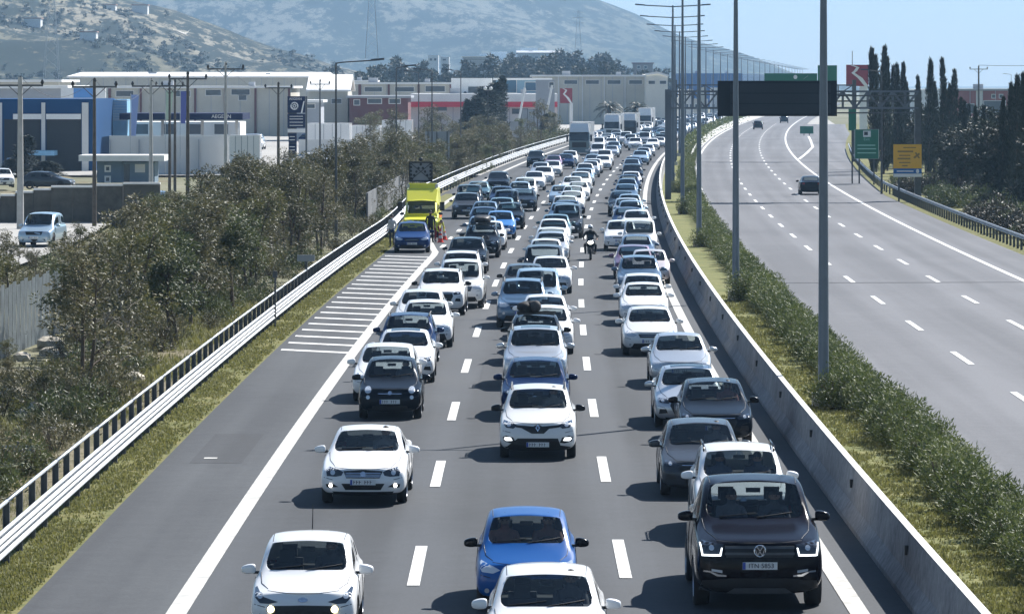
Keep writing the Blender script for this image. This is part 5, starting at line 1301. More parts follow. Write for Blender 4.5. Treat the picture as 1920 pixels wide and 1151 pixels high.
# navy workshop
o,X=building('workshop',-60,176,186,420,22,M_BWALL,'navy blue workshop with open bays at the left edge',pil=((0,4),(78,85),(154,166)),pilm=M_LIGHT)
for a,c in ((8,76),(87,152)):
    b=MB(M_DARK); b.box((X(a),-.02,-.1),(X(c),.0-.004,pz(224,420))); b.build('bay_shade',o); b=MB(M_ROOF); b.box((X(a if a>50 else 25),-.3,pz(224,420)),(X(c if a>50 else 78),-.021,pz(214,420))); b.build('shutter_box',o)  # flat dark sheets on the wall stand for the shade inside the bays
b=MB(M_BLUEP); b.box((X(55),-3.2,pz(291,420)),(X(108),-.1,pz(282,420))); b.build('awning',o)
building('industrial_hall',-20,120,161,520,26,M_GREYW,'light grey hall behind the navy workshop',roof=M_ROOF)
building('industrial_hall',-10,110,150,640,26,M_BEIGE,'pale hall with white roof at the far left',roof=M_ROOF)
o,X=building('billboard',114,198,165,470,.5,M_WHITE,'white and blue rooftop board behind the navy workshop','billboard',z0=pz(186,470))
b=MB(mat('board_blue',(.10,.28,.62),.5)); b.box((X(138),-.05,pz(184,470)),(X(174),-.003,pz(166,470))); b.build('blue_field',o)
o,X=building('corrugated_shed',172,238,187,440,8,M_BLUEP,'light blue corrugated shed beside the navy workshop',qb=None)
for k in range(13): b=MB(M_ROOF); b.box((X(173),-.05,pz(226-3*k,440)),(X(237),-.004,pz(225.2-3*k,440))); b.build('sheet_rib',o)
# service station
o=empty('station_canopy',(px(339,430),430,0)); tag(o,'navy service station canopy with white lettering','canopy'); X=lambda p: px(p,430)-o.location.x
b=MB(M_NAVY); b.box((X(224),0,pz(225,430)),(X(455),12,pz(213,430))); b.build('fascia',o)
link('lettering',textmesh('lettering','AEGEAN',.52,M_WHITE,.004),o,(X(415),-.01,pz(219,430)))
for p_ in (240,300,375,440): b=MB(M_LIGHT); b.box((X(p_)-.15,3,-.1),(X(p_)+.15,3.3,pz(226,430))); b.build('column',o)
o,X=building('station_shop',190,450,229,452,10,M_LIGHT,'white station shop under the navy canopy',wins=rowwins(240,440,4,26,233,252))
# perimeter wall and parked trailers
o,X=building('yard_wall',205,430,255,405,.3,M_LIGHT,'long white yard wall before the service station','wall',pil=((205,207),(260,262),(318,320),(372,374)),pilm=M_GREYW)
def trailer(p0,p1,q0,q1,Y,lab,dep=9):
    o=empty('semi_trailer',(px((p0+p1)/2,Y),Y,0)); tag(o,lab,'trailer','white trailers parked in the yard'); X=lambda p: px(p,Y)-o.location.x
    b=MB(PAINT['white']); b.box((X(p0),0,pz(q1,Y)),(X(p1),dep,pz(q0,Y))); b.build('box_body',o)
    b=MB(M_GREYW); 
    for k in range(1,5): x=X(p0+(p1-p0)*k/5); b.box((x-.03,-.03,pz(q1,Y)+.05),(x+.03,-.003,pz(q0,Y)-.05))
    b.build('panel_rib',o); b=MB(M_BLACK); b.box((X(p0)+.2,.2,.35),(X(p1)-.2,dep-.2,pz(q1,Y)-.01)); b.build('chassis',o)
    for f in (.15,.3,.85): tw=link('wheel',WH[.355][0],o,(X(p0)+(X(p1)-X(p0))*f,.45,.5),R(90)); tw.scale=(1.3,1.4,1.4)
trailer(430,487,254,300,400,'white trailer end beside the long yard wall',3)
trailer(575,655,232,266,500,'white trailer right of the navy price sign'); trailer(658,712,236,266,520,'middle white trailer in the yard row'); trailer(716,772,226,262,540,'rightmost white trailer in the yard row')
o,X=building('yard_wall',560,760,262,482,.3,M_LIGHT,'low white wall under the parked trailers','wall')
# price totem
o=empty('price_sign',(px(556,440),440,0)); tag(o,'tall navy price sign with a round white emblem','price sign'); X=lambda p: px(p,440)-o.location.x
for q0,q1,m in ((181,212,M_NAVY),(214,240,M_NAVY),(242,249,M_ROOF),(251,268,M_NAVY),(270,290,M_NAVY)):
    b=MB(m); b.box((X(539 if q0<251 else 541),0,pz(q1,440)),(X(572 if q0<251 else 556),.4,pz(q0,440))); b.build('panel',o)
b=MB(M_WHITE); n=16; b.tube([(X(552)+.36*math.cos(2*math.pi*k/n),-.02,pz(199,440)+.36*math.sin(2*math.pi*k/n)) for k in range(n+1)],.07,6,0,False); b.tube([(X(552)+.14*math.cos(2*math.pi*k/n),-.02,pz(199,440)+.14*math.sin(2*math.pi*k/n)) for k in range(n+1)],.05,6,0,False)
for k in range(8): a=k*math.pi/4; b.bar((X(552)+.2*math.cos(a),-.02,pz(199,440)+.2*math.sin(a)),(X(552)+.3*math.cos(a),-.02,pz(199,440)+.3*math.sin(a)),.05)
b.build('emblem',o); link('lettering',textmesh('lettering','AEGEAN',.34,M_WHITE,.003),o,(X(554),-.01,pz(186,440)))
b=MB(M_WHITE); b.add([(X(564),-.01,pz(212,440)),(X(567),-.01,pz(212,440)),(X(571),-.01,pz(190,440)),(X(569),-.01,pz(190,440))],[(0,1,2,3)]); b.build('slash',o)
for q in (218,223,229,235,256,262,275,281): b=MB(M_ROOF); b.box((X(543),-.02,pz(q+1.2,440)),(X(568 if q<245 else 553),-.003,pz(q,440))); b.build('price_line',o)
b=MB(M_GALVD); b.box((X(541),.41,-.2),(X(556),.55,pz(181,440))); b.box((X(572.5),.1,-.2),(X(576),.4,pz(181,440))); b.build('frame',o)
def flag(p,q0,q1,Y,m,lab):
    o=empty('flag',(px(p,Y),Y,0)); tag(o,lab,'flag','flags at the station'); z=pz(q0,Y); b=MB(M_GALV); b.tube([(0,0,0),(0,0,z+.1)],.04,6); b.build('flagpole',o)
    b=MB(m); n=8; H_=z-pz(q1,Y); vs=[]
    for j in range(n+1):
        for i in range(4): vs.append((.05+i*.24*(1-.4*j/n),.05*math.sin(i*1.5+j*.8),z-H_*j/n))
    b.add(vs,[(j*4+i,j*4+i+1,j*4+i+5,j*4+i+4) for j in range(n) for i in range(3)],0,True); b.build('cloth',o)
flag(245,178,255,400,mat('flag_blue',(.30,.40,.75),.8),'pale blue flag hanging limp at the station'); flag(310,170,225,402,mat('flag_green',(.5,.62,.5),.8),'pale green and white flag between the wooden poles'); flag(338,172,232,404,mat('flag_deep',(.10,.12,.40),.8),'deep blue flag hanging limp right of the wooden poles')
# site cabin
o=empty('site_cabin',(px(235,372),372,-.1)); tag(o,'blue grey weatherboard cabin with two small square windows and white flat roof','cabin'); X=lambda p: px(p,372)-o.location.x
b=MB(M_BOARD); b.box((X(182),0,0),(X(290),4,pz(302,372))); b.build('wall',o)
for k in range(8):
    b=MB(M_BOARD); z=.2+k*.27; b.box((X(182)-.02,-.035,z),(X(228),-.003,z+.22)); b.build('board',o)
b=MB(M_ROOF); b.box((X(150),-1.2,pz(302,372)+.1),(X(310),4.5,pz(291,372)+.1)); b.build('roof',o)
for q in (310,330):
    b=MB(M_WHITE); b.box((X(196),-.08,pz(q+13,372)+.1),(X(208),-.036,pz(q,372)+.1)); f=b.build('window',o); b=MB(M_WIN); b.box((X(199),-.09,pz(q+10,372)+.1),(X(205),-.081,pz(q+3,372)+.1)); b.build('pane',f)
for a,c in ((232,243),(253,272)): b=MB(M_WIN if a<240 else M_LIGHT); b.box((X(a),-.03,.05 if a<240 else .9),(X(c),-.003,pz(306,372))); b.build('door' if a<240 else 'window',o)
# stepped wall by the service road
o=empty('stepped_wall',(px(60,262),262,0)); tag(o,'stepped grey wall below the cabin along the service road','wall')
M_SW=mat('wall_olive_shaded',(.10,.095,.08),.9,var=.3,vscale=1.5)  # olive grey darkened, shade on the wall face is put into the colour
for k,(a,c,q) in enumerate(((-20,0,372),(0,28,368),(28,62,362),(62,95,357),(95,135,352),(135,178,352),(178,230,349),(230,300,346))):
    Y=262; x0,x1,z1=px(a,Y)-o.location.x+.03,px(c,Y)-o.location.x,pz(q,Y); b=MB(M_SW); b.box((x0,0,-.3),(x1,.3,z1)); pn=b.build('wall_panel',o)
    b=MB(M_ROOF); b.box((x0,-.08,z1+.002),(x1,.38,z1+.12)); b.build('coping',pn)
sr=MB(M_PAVE); pts=[G(-120,520),G(30,500),G(130,462),G(200,425),G(262,392),G(300,372),G(240,352),G(120,362),G(-80,372)]
sr.add([(x,y,.03+.0*i) for i,(x,y) in enumerate(pts)],[tuple(range(len(pts)))]); tag(sr.build('service_road'),kind='structure')
place_car('mpv','pale',px(63,222),222,'pale blue van with white roof on the service road behind the trees',None,lod=1,rz=-.1)
place_car('mpv','steel',px(252,268),268,'blue grey van parked on the service road, partly behind trees',None,lod=1,rz=-.3)
place_car('xover','white',px(8,350),350,'white car parked at the far left before the workshop',None,lod=1,rz=.2)
place_car('hatch','grey',px(138,345),345,'grey car parked before the open workshop bay',None,lod=1,rz=1.4)
# corrugated fence near left
o=empty('sheet_fence',(px(70,140),140,0)); tag(o,'weathered corrugated metal fence among the shrubs at the left','fence')
A=Vector((*G(-30,672),0)); B=Vector((*G(149,598),0)); n=26; FM=mat('fence_sheet',(.26,.30,.32),.6,metal=.3,var=.25,vscale=1.5)
for k in range(n):
    a=A.lerp(B,k/n); c=A.lerp(B,(k+.93)/n); mm=a.lerp(c,.5); b=MB(FM); h=2.05+.08*math.sin(k*2.1)
    off=Vector((0,0,0))-Vector((o.location.x,o.location.y,0)); j=Vector((0,-.05,0))
    b.add([a+off+Vector((0,0,-.4)),mm+off+j+Vector((0,0,-.4)),c+off+Vector((0,0,-.4)),a+off+Vector((0,0,h)),mm+off+j+Vector((0,0,h)),c+off+Vector((0,0,h))],[(0,1,4,3),(1,2,5,4),(3,4,1,0),(4,5,2,1)]); b.build('sheet',o)
# concrete panel fence behind the arrow board
o=empty('panel_fence',(px(720,330),330,0)); tag(o,'grey concrete panel fence behind the guard rail and ambulance','fence'); A=Vector((*G(690,420),0)); B=Vector((*G(800,345),0)); n=16; M_PF=ground_mat('fence_concrete',[(.35,(.10,.105,.11)),(.5,(.17,.175,.18)),(.65,(.24,.245,.25))],.6,4,.2)
for k in range(n):
    a=A.lerp(B,k/n)-o.location; c=A.lerp(B,(k+.96)/n)-o.location; b=MB(M_PF); d=Vector((.1,0,0)); u=Vector((0,0,1.9))
    b.add([a,c,c+u,a+u,a-d,c-d,c+u-d,a+u-d],[(0,1,2,3),(4,7,6,5),(3,2,6,7),(0,4,5,1),(1,5,6,2),(0,3,7,4)]); b.build('panel',o)
# warehouses
building('warehouse',205,545,162,700,30,M_BEIGE,'beige warehouse with maroon piers and white eaves behind the station',roof=M_ROOF,pil=((203,208),(262,266),(315,319),(364,368),(420,424),(477,481),(540,544)),wins=((218,250,171,181),(330,356,171,181),(386,414,169,179),(434,468,168,178),(448,462,179,188)))
building('warehouse',130,604,143,900,60,M_BEIGE,'long low warehouse with a bright white roof in the distance',roof=M_ROOF,gable='side',roofh=.6)
building('warehouse',575,700,151,960,30,M_BEIGE,'white roofed warehouse behind the lamp posts',roof=M_ROOF)
building('warehouse',630,850,155,800,36,M_BEIGE,'beige and maroon warehouse with dark strip windows',roof=M_ROOF,pil=((672,677),(727,731),(783,787),(843,847)),wins=((684,716,164,172),(741,776,164,172),(798,834,162,172)))
building('warehouse',655,765,180,690,20,M_MAROON,'low maroon building with pale roof beside the yard',roof=M_GREYW,wins=((664,674,188,197),(690,715,186,194),(730,750,186,194)))
building('warehouse',580,652,168,700,20,M_BEIGE,'pale shed with a white pitched roof left of the maroon building',roof=M_ROOF,gable='side',roofh=2.2,wins=((590,606,186,194),(622,640,186,194)))
building('warehouse',548,600,188,640,14,M_GREYW,'small grey lean-to right of the navy price sign',roof=M_ROOF,wins=((576,590,196,203),))
# red and white station
o,X=building('showroom',770,1045,176,720,25,M_LIGHT,'white showroom with a bright red fascia stripe',wins=((812,838,198,208),(880,905,202,212),(960,990,204,214)))
b=MB(M_ROOF); b.box((X(770),-1.5,pz(191,720)),(X(1045),-.004,pz(177,720))); b.build('canopy',o); b=MB(M_BRIGHTRED); b.box((X(770),-1.55,pz(201,720)),(X(1045),-.01,pz(191.2,720))); b.build('red_stripe',o)
o,X=building('showroom',846,922,147,735,12,M_WHITE,'white cube block above the showroom canopy',wins=((878,902,163,174),)); 
for p_ in (852,862,872): b=MB(M_WIN); b.ball((X(p_),-.01,pz(175,735)),(.3,.02,.3),10); b.build('round_vent',o)
building('showroom',930,1030,147,745,14,mat('glass_blue_wall',(.20,.34,.44),.25),'blue glass upper storey right of the white cube',roof=M_ROOF,wins=((938,968,150,174),(985,1006,155,170)),wmat=mat('pane_blue',(.04,.12,.2),.1))
building('container_cabin',1005,1040,150,700,8,M_GREYW,'grey block between the glass storey and red totem',wins=((1030,1038,155,165),))
b0,X=building('warehouse',1000,1212,141,900,60,M_BEIGE,'large beige warehouse with white eaves above the palms',roof=M_ROOF,wins=rowwins(1050,1212,4,24,151,158),pil=((1046,1048),(1091,1093),(1132,1134),(1171,1173)),pilm=M_LIGHT)
# gable end
o=empty('warehouse',(px(1232,890),890,0)); tag(o,'gable end of the beige warehouse beside the lamp posts','building'); X=lambda p: px(p,890)-o.location.x
b=MB(mat('wall_cream',(.70,.68,.60),.8,var=.05,vscale=.3)); b.prism([(X(1211),-.3),(X(1252),-.3),(X(1252),pz(144,890)),(X(1233),pz(137.5,890)),(X(1211),pz(141,890))],0,60); b.build('wall',o)
b=MB(M_ROOF); 
for a,c,q0_,q1_ in ((1210,1233,140,136.5),(1233,1253.5,136.5,143)): b.bar((X(a),-.4,pz(q0_,890)),(X(c),-.4,pz(q1_,890)),.4,.4)
b.build('roof_edge',o)
for a,c in ((1216,1228),(1237,1249)): b=MB(M_WHITE); b.box((X(a)-.1,-.06,pz(158,890)-.1),(X(c)+.1,-.004,pz(152,890)+.1)); f=b.build('window',o); b=MB(M_WIN); b.box((X(a),-.08,pz(158,890)),(X(c),-.061,pz(152,890))); b.build('pane',f)
# hill-foot buildings
building('hall',868,918,106,1500,20,M_GREYW,'pale grey block on the rise behind the warehouses',roof=M_ROOF,z0=8,wins=((870,915,112,113),))
building('hall',970,1053,99,1900,60,mat('hall_haze',(.50,.54,.58),.8),'wide pale hall high on the slope',roof=M_GREYW,gable='side',roofh=.8,z0=0,wins=rowwins(975,1050,6,6,106,110))
building('house',803,822,104,1700,12,M_WHITE,'small white house on the slope',z0=6,wins=((806,810,110,114),(814,818,110,114)))
building('house',826,842,107,1750,12,M_LIGHT,'second small white house on the slope',z0=6,wins=((830,836,111,114),))
building('house',1188,1224,118,1700,14,mat('brown_wall',(.22,.19,.17),.8),'brown house on the slope above the warehouse',z0=2,roof=M_MAROON,wins=((1195,1200,124,129),(1208,1213,124,129)))
building('hall',1275,1392,138,1600,40,mat('deep_blue_hall',(.03,.12,.36),.6),'long deep blue industrial hall beyond the lamp posts',wins=())
building('hall',1392,1440,140,1650,30,M_WHITE,'white hall right of the long blue one')
rr_=random.Random(5)
for k in range(9):
    p0=1262+k*10+rr_.uniform(-3,3); building('low_shop',p0,p0+rr_.uniform(8,13),rr_.uniform(160,190),900+k*35,8,rr_.choice([M_WHITE,M_LIGHT,M_GREYW,M_BEIGE]),'low pale shop '+ordn(k+1)+' from the left in the cluster behind the lamp posts',wins=((p0+2,p0+6,196,203),))
building('brick_building',1795,1960,167,800,30,mat('wall_brickred',(.30,.10,.09),.8,var=.15,vscale=.4),'dark red building with glazed ground floor at the right edge',roof=M_GREYW,wins=((1806,1826,196,212),(1845,1885,190,214),(1860,1866,178,184),(1874,1880,178,184)),pil=((1830,1842),),pilm=M_LIGHT)
building('hall',1700,1800,168,1000,30,M_WHITE,'white hall behind the cypresses on the right')
# thin white arch poles by the station
for i,(p0,p1,q0,q1) in enumerate(((984,973,165,225),(1035,1024,160,215))):
    b=MB(M_WHITE); Y=690; b.tube([(px(p1,Y),Y,pz(q1,Y)-5),(px(p1,Y),Y,pz(q1,Y)),(px(p0,Y),Y,pz(q0,Y))],.18,8); tag(b.build('leaning_mast'),('left' if i==0 else 'right')+' white leaning mast before the red striped showroom','mast')
# ---------------------------------------------------------------- plants
L_OLIVE=leafmat('leaf_olive',(.036,.040,.017),(.145,.135,.064),(.36,.31,.19))
L_YEL=leafmat('leaf_yellowgreen',(.035,.042,.012),(.13,.13,.045),(.28,.25,.11))
L_GREEN=leafmat('leaf_green',(.034,.050,.018),(.11,.13,.046),(.24,.24,.11))
L_CYP=leafmat('leaf_cypress',(.010,.017,.011),(.024,.036,.020),(.035,.05,.028),tr=.1)
L_OLE=leafmat('leaf_oleander',(.034,.052,.012),(.145,.175,.050),(.44,.43,.24))
L_GRASS=leafmat('blade_grass',(.10,.115,.028),(.23,.22,.075),(.38,.33,.17),tr=.35)
L_FAR=leafmat('leaf_far',(.02,.03,.016),(.05,.062,.032),tr=.1)
M_BARK=mat('bark',(.10,.075,.055),.9,var=.4,vscale=5); M_BARKP=mat('bark_pale',(.28,.25,.21),.9,var=.3,vscale=4)
def leaves(b,c,rad,n,ln,wd,rn,droop=0,up=.3):
    for _ in range(n):
        v=Vector((rn.gauss(0,1),rn.gauss(0,1),rn.gauss(0,1))); v.normalize(); p=Vector(c)+Vector((v.x*rad[0],v.y*rad[1],v.z*rad[2]))*rn.uniform(.35,1)**.5
        d=Vector((v.x+rn.uniform(-.6,.6),v.y+rn.uniform(-.6,.6),v.z*.5+up+rn.uniform(-.5,.5)-droop)).normalized()*ln*rn.uniform(.6,1.25)
        s=d.cross(Vector((rn.uniform(-1,1),rn.uniform(-1,1),rn.uniform(-1,1)))).normalized()*wd*.5
        b.add([p-s*.3,p+d*.5+s,p+d,p+d*.5-s],[(0,1,2,3)])
def tree_t(seed,h,w,leaf,n_cl=60,nl=70,bark=M_BARK,bare=.0,ln=.17,wd=.05,trunk=.5):
    rn=random.Random(seed); tb=MB(bark); lb=MB(leaf); clumps=[]
    stems=rn.choice([1,2,2,3])
    for s in range(stems):
        a=rn.uniform(0,6.28); lean=rn.uniform(.05,.28); base=Vector((.12*s*math.cos(a),.12*s*math.sin(a),-.35)); top=Vector((math.cos(a)*lean*h*.6,math.sin(a)*lean*h*.6,h*rn.uniform(.72,.9)))
        mid=base.lerp(top,.5)+Vector((rn.uniform(-.2,.2),rn.uniform(-.2,.2),0)); tb.tube([base,mid,top],[.085,.055,.02],7)
        for k in range(int(n_cl/stems/3)):
            t=rn.uniform(trunk*.6,1); o=(base.lerp(mid,t*2) if t<.5 else mid.lerp(top,t*2-1)); an=rn.uniform(0,6.28); r=w*.5*rn.uniform(.35,1)*(1.15-.55*t)
            e=o+Vector((math.cos(an)*r,math.sin(an)*r,rn.uniform(.1,.75)*r+.1)); m=o.lerp(e,.5)+Vector((0,0,.08)); tb.tube([o,m,e],[.024,.016,.007],4,caps=False)
            if rn.random()>bare:
                for q in range(3):
                    clumps.append(o.lerp(e,rn.uniform(.55,1.08))+Vector((rn.uniform(-.2,.2),rn.uniform(-.2,.2),rn.uniform(-.15,.2))))
            else:
                for q in range(3): tb.tube([m,m+Vector((rn.uniform(-.5,.5),rn.uniform(-.5,.5),rn.uniform(.1,.6)))],[.009,.003],3,caps=False)
    for c in clumps: r=rn.uniform(.16,.36)*w/3; leaves(lb,c,(r*1.2,r*1.2,r*.8),nl,ln,wd,rn,droop=.25)
    return tb.mesh('trunk'),lb.mesh('crown')
TT=[tree_t(1,4.6,3.4,L_OLIVE,69,60),tree_t(2,4.2,3.0,L_GREEN,69,60),tree_t(3,5.0,3.2,L_OLIVE,75,56,bare=.15),tree_t(4,3.8,2.8,L_OLIVE,54,46,M_BARKP,bare=.35),tree_t(5,4.4,3.6,L_YEL,75,58),tree_t(6,3.4,2.6,L_OLIVE,40,30,M_BARKP,bare=.6)]
KIND=['olive brown bushy tree','green bushy tree','tall olive tree','thin pale-barked tree','broad yellow green tree','nearly bare grey tree']
def put_tree(T_,x,y,z,s,rz,lab,name='tree',grp='trees on the bank left of the motorway',sz=None):
    o=empty(name,(x,y,z),rz); o.scale=(s,s,sz or s); tag(o,lab,'tree',grp); link('trunk',T_[0],o); link('crown',T_[1],o); return o
rn=random.Random(11); placed=[]; nt_=0
def far_enough(x,y,d): return all((x-a)**2+(y-b)**2>d*d for a,b in placed)
tries=0
while nt_<250 and tries<26000:
    tries+=1; Y=90+ (520-90)*rn.random()**1.25; u=-rn.uniform(11.4,24.5 if Y<330 else 20) if rn.random()<.6 else -rn.uniform(11.4,15.5)
    x=curve(Y)+u; fx=960+x*F/Y
    if fx<-160: continue
    if Y<100 and u>-12.4: continue
    if Y>232 and x<-19.5 and Y<420: continue          # keep the service road open
    if Y>345 and fx<560: continue
    if 100<Y<150 and x<-13.6 and fx<330 and not(fx<150 and Y>158): 
        if rn.random()<.45: continue
    if 222<Y<300 and fx<290 and rn.random()<.6: continue
    if not far_enough(x,Y,1.2+Y*.0026): continue
    sky_=[(-300,425),(0,428),(30,470),(95,462),(115,405),(150,418),(175,455),(230,425),(258,352),(330,335),(400,292),(480,300),(560,288),(640,272),(700,250),(760,246),(900,240),(1100,235)]
    qt=next((qa+(qb-qa)*(max(fx,pa)-pa)/(pb-pa) for (pa,qa),(pb,qb) in zip(sky_,sky_[1:]) if fx<=pb),235)
    zm=(HC-(qt-HY)*Y/F)*rn.uniform(.82,1.08)
    if fx<150 and 98<Y<137: zm=min(zm,1.1)
    if zm<.9: continue
    placed.append((x,Y)); k=rn.choices(range(6),[5,4,4,2 if Y>140 else 5,4,1 if Y>140 else 4])[0]
    s=min(rn.uniform(.78,1.12)*(.86 if Y<130 else 1.0)*(1 if Y<330 else .85),zm/4.5); nt_+=1
    near='x'
    put_tree(TT[k],x,Y,-.15,s,rn.uniform(0,6.28),f"{KIND[k]}, {ordn(len([1]) if 0 else min(nt_,99))} in the roadside belt" if 0 else '#%d'%k)
_by={}
for o in sorted([o for o in bpy.data.objects if str(o.get('label','')).startswith('#')], key=lambda o:o.location.y):
    k=int(o['label'][1:]); _by[k]=_by.get(k,0)+1; o['label']=f"{KIND[k]} on the roadside bank, {ordn(_by[k])} of its kind from the camera"
# scrub between the trees, low
def bush_t(seed,leaf,n,r,h,ln,wd,stems=9,bark=M_BARK):
    rn=random.Random(seed); b=MB(leaf); sb=MB(bark)
    for k in range(stems):
        a=rn.uniform(0,6.28); sb.tube([(rn.uniform(-.15,.15),rn.uniform(-.15,.15),-.1),(math.cos(a)*r*.55,math.sin(a)*r*.55,h*.75)],[.018,.008],4,caps=False)
    for k in range(n):
        a=rn.uniform(0,6.28); q=rn.random()**.5; zz=rn.random()
        prof=(1-abs(zz-.5)**2*1.6); x,y=math.cos(a)*r*q*prof*1.05,math.sin(a)*r*q*prof*1.05; z=.12+h*zz*(1-.25*q)*(.85+.3*math.sin(a*3+seed))
        leaves(b,(x,y,z),(.10,.10,.10),5,ln,wd,rn,up=.55)
    return b.mesh('foliage'),sb.mesh('stems')
SC=[bush_t(21,L_GREEN,240,.9,.9,.16,.035),bush_t(22,L_OLIVE,240,1.1,.8,.16,.03),bush_t(23,L_OLIVE,170,.8,1.1,.18,.03,14)]
def put_bush(B_,x,y,z,s,rz,lab,grp,name='shrub',sz=None):
    o=empty(name,(x,y,z),rz); o.scale=(s,s,sz or s); tag(o,lab,'shrub',grp); link('foliage',B_[0],o); link('stems',B_[1],o); return o
for k in range(290):
    Y=88+(430-88)*rn.random()**1.5; u=-rn.uniform(11.2,23) if rn.random()<.5 else -rn.uniform(10.9,14); x=curve(Y)+u
    if 960+x*F/Y<-100 or (Y>228 and x<-19.5): continue
    put_bush(SC[k%3],x,Y,-.2,rn.uniform(.6,1.2),rn.uniform(0,6.28),'low wild shrub under the roadside trees','wild shrubs under the trees')
for k in range(60):                      # shrubs along the rail farther on
    Y=rn.uniform(400,700); u=rail_u(Y)-rn.uniform(1.5,9); put_bush(SC[k%3],curve(Y)+u,Y,-.2,rn.uniform(1.1,2.1),rn.uniform(0,6.28),'rounded shrub behind the far end of the guard rail','shrubs behind the far guard rail')
for k in range(36):
    Y=rn.uniform(480,700); x=px(rn.uniform(640,1060),Y)
    if x>curve(Y)-13: continue
    put_tree(TT[k%5],x,Y,-.1,rn.uniform(.8,1.25),rn.uniform(0,6.28),'dusky tree before the yards and showroom','tree','trees before the showroom')
# oleander hedge on the median
OL=[bush_t(31,L_OLE,430,.78,1.30,.17,.034,16),bush_t(32,L_OLE,430,.85,1.2,.16,.032,16),bush_t(33,L_OLE,400,.72,1.35,.18,.034,16),bush_t(34,L_OLE,380,.9,1.05,.16,.034,14)]
Y=60.; k=0
while Y<520 and k<270:
    u=9.1+rn.uniform(-.2,.2); p=P(u,Y,.08); s=rn.uniform(.66,.88)
    put_bush(OL[k%4],p.x,p.y,p.z,s,rn.uniform(0,6.28),'oleander bush in the median row, '+ordn(k+1)+' from the camera','oleander bushes along the median','oleander_bush'); k+=1; Y+=rn.uniform(1.15,1.6)*(1 if Y<220 else 1.6)
for i,Y in enumerate(pos[:5]):
    for dy,du in ((-1.1,8.25),(-.3,8.75)): p=P(du,Y+dy,.08); put_bush(OL[(i+1)%4],p.x,p.y,p.z,.85,rn.uniform(0,6.28),('left' if du<8.5 else 'right')+' oleander bush at the foot of the '+ordn(i+1)+' median lamp post','oleander bushes at the lamp feet','oleander_bush')
hf=MB(L_OLE)
rn2=random.Random(9)
for i in range(9000):
    Y=rn2.uniform(520,1000); p=P(8.6+rn2.uniform(-.7,.7),Y,.1+rn2.random()*1.5); leaves(hf,p,(.3,.3,.2),2,.5,.14,rn2)
tag(hf.build('hedge_foliage'),kind='stuff',label='distant oleander hedge on the median before the bend',cat='hedge')
# grass blades on the near verge and median
def grass(name,fu,ya,yb,n,h,z,lab,seed):
    rn=random.Random(seed); b=MB(L_GRASS)
    for i in range(n):
        Y=ya+(yb-ya)*rn.random()**1.9; u0,u1=fu(Y); u=rn.uniform(u0,u1); 
        if mnoise.noise(Vector((u*.9,Y*.35,seed)))<-.22 and rn.random()<.75: continue
        p=P(u,Y,z)
        for k in range(3):
            a=rn.uniform(0,6.28); hh=h*rn.uniform(.5,1.4); q=p+Vector((rn.uniform(-.06,.06),rn.uniform(-.06,.06),0)); w_=.012+.00009*Y; d=Vector((math.cos(a),math.sin(a),0))
            b.add([q-d*w_,q+d*w_,q+Vector((d.y*hh*.5,-d.x*hh*.5,hh))],[(0,1,2)])
    tag(b.build(name),kind='stuff',label=lab,cat='grass')
grass('grass',lambda Y:(-9.8,-8.12),66,240,30000,.055,.01,'short yellow green grass along the shoulder under the guard rail',1)
grass('grass',lambda Y:(7.0,8.9),60,170,20000,.06,.10,'short dry grass between the concrete barrier and the oleanders',2)
grass('grass',lambda Y:(-15,-9.9),70,180,24000,.2,-.25,'long rough grass on the bank below the trees',3)
# pale rocks on the near bank
rk=[]
for s in range(4):
    b=bmesh.new(); bmesh.ops.create_icosphere(b,subdivisions=2,radius=1)
    for v in b.verts: v.co*=1+.35*mnoise.noise(v.co*1.3+Vector((s*9,0,0)))
    me=bpy.data.meshes.new('rock'); b.to_mesh(me); b.free(); me.materials.append(mat('rock_pale',(.50,.46,.38),.9,var=.35,vscale=4,bump=.6)); rk.append(me)
for k in range(44):
    p_,q_=rn.gauss(120,75),rn.gauss(725,60)
    if not(610<q_<860) or p_<-60: continue
    x,y=G(p_,q_); o=link('rock',rk[k%4],None,(x,y,-.15),rn.uniform(0,6.28)); s=rn.choice([.1,.14,.2,.3,.45])*rn.uniform(.8,1.2); o.scale=(s,s*.9,s*.6); tag(o,'pale rock lying on the bare bank below the sheet fence','rock','pale rocks on the bank')
# cypresses and dark trees on the right
def cyp_t(seed,h,w):
    rn=random.Random(seed); b=MB(L_CYP); tb=MB(M_BARK); tb.tube([(0,0,-.3),(0,0,h*.6),(rn.uniform(-.2,.2),0,h*.97)],[.16,.09,.02],7)
    for k in range(520):
        t=rn.random()**.9; r=w*.5*(min(1,t*6)*(1-t)**.62+.03)*(1+.25*mnoise.noise(Vector((t*9,seed,0)))); a=rn.uniform(0,6.28); q=rn.uniform(.55,1)
        sx=.25*math.sin(t*4+seed)*t
        leaves(b,(math.cos(a)*r*q+sx,math.sin(a)*r*q,.3+t*(h-.3)),(.14,.14,.22),9,.42,.085,rn,up=1.6)
    return tb.mesh('trunk'),b.mesh('crown')
CY=[cyp_t(1,12,1.9),cyp_t(2,12,2.4),cyp_t(3,12,1.6)]
cl=[(1637,100,400),(1643,112,415),(1657,97,405),(1664,118,420),(1676,130,430),(1683,128,410),(1692,126,425),(1700,160,430),(1722,150,400),(1742,120,385),(1751,160,400),(1768,119,390),(1779,165,380),(1790,138,400),(1802,190,370),(1808,196,350),(1817,200,400),(1830,206,330),(1843,205,345),(1860,215,330),(1880,190,300),(1893,165,300),(1907,150,290),(1919,148,285),(1935,150,285)]
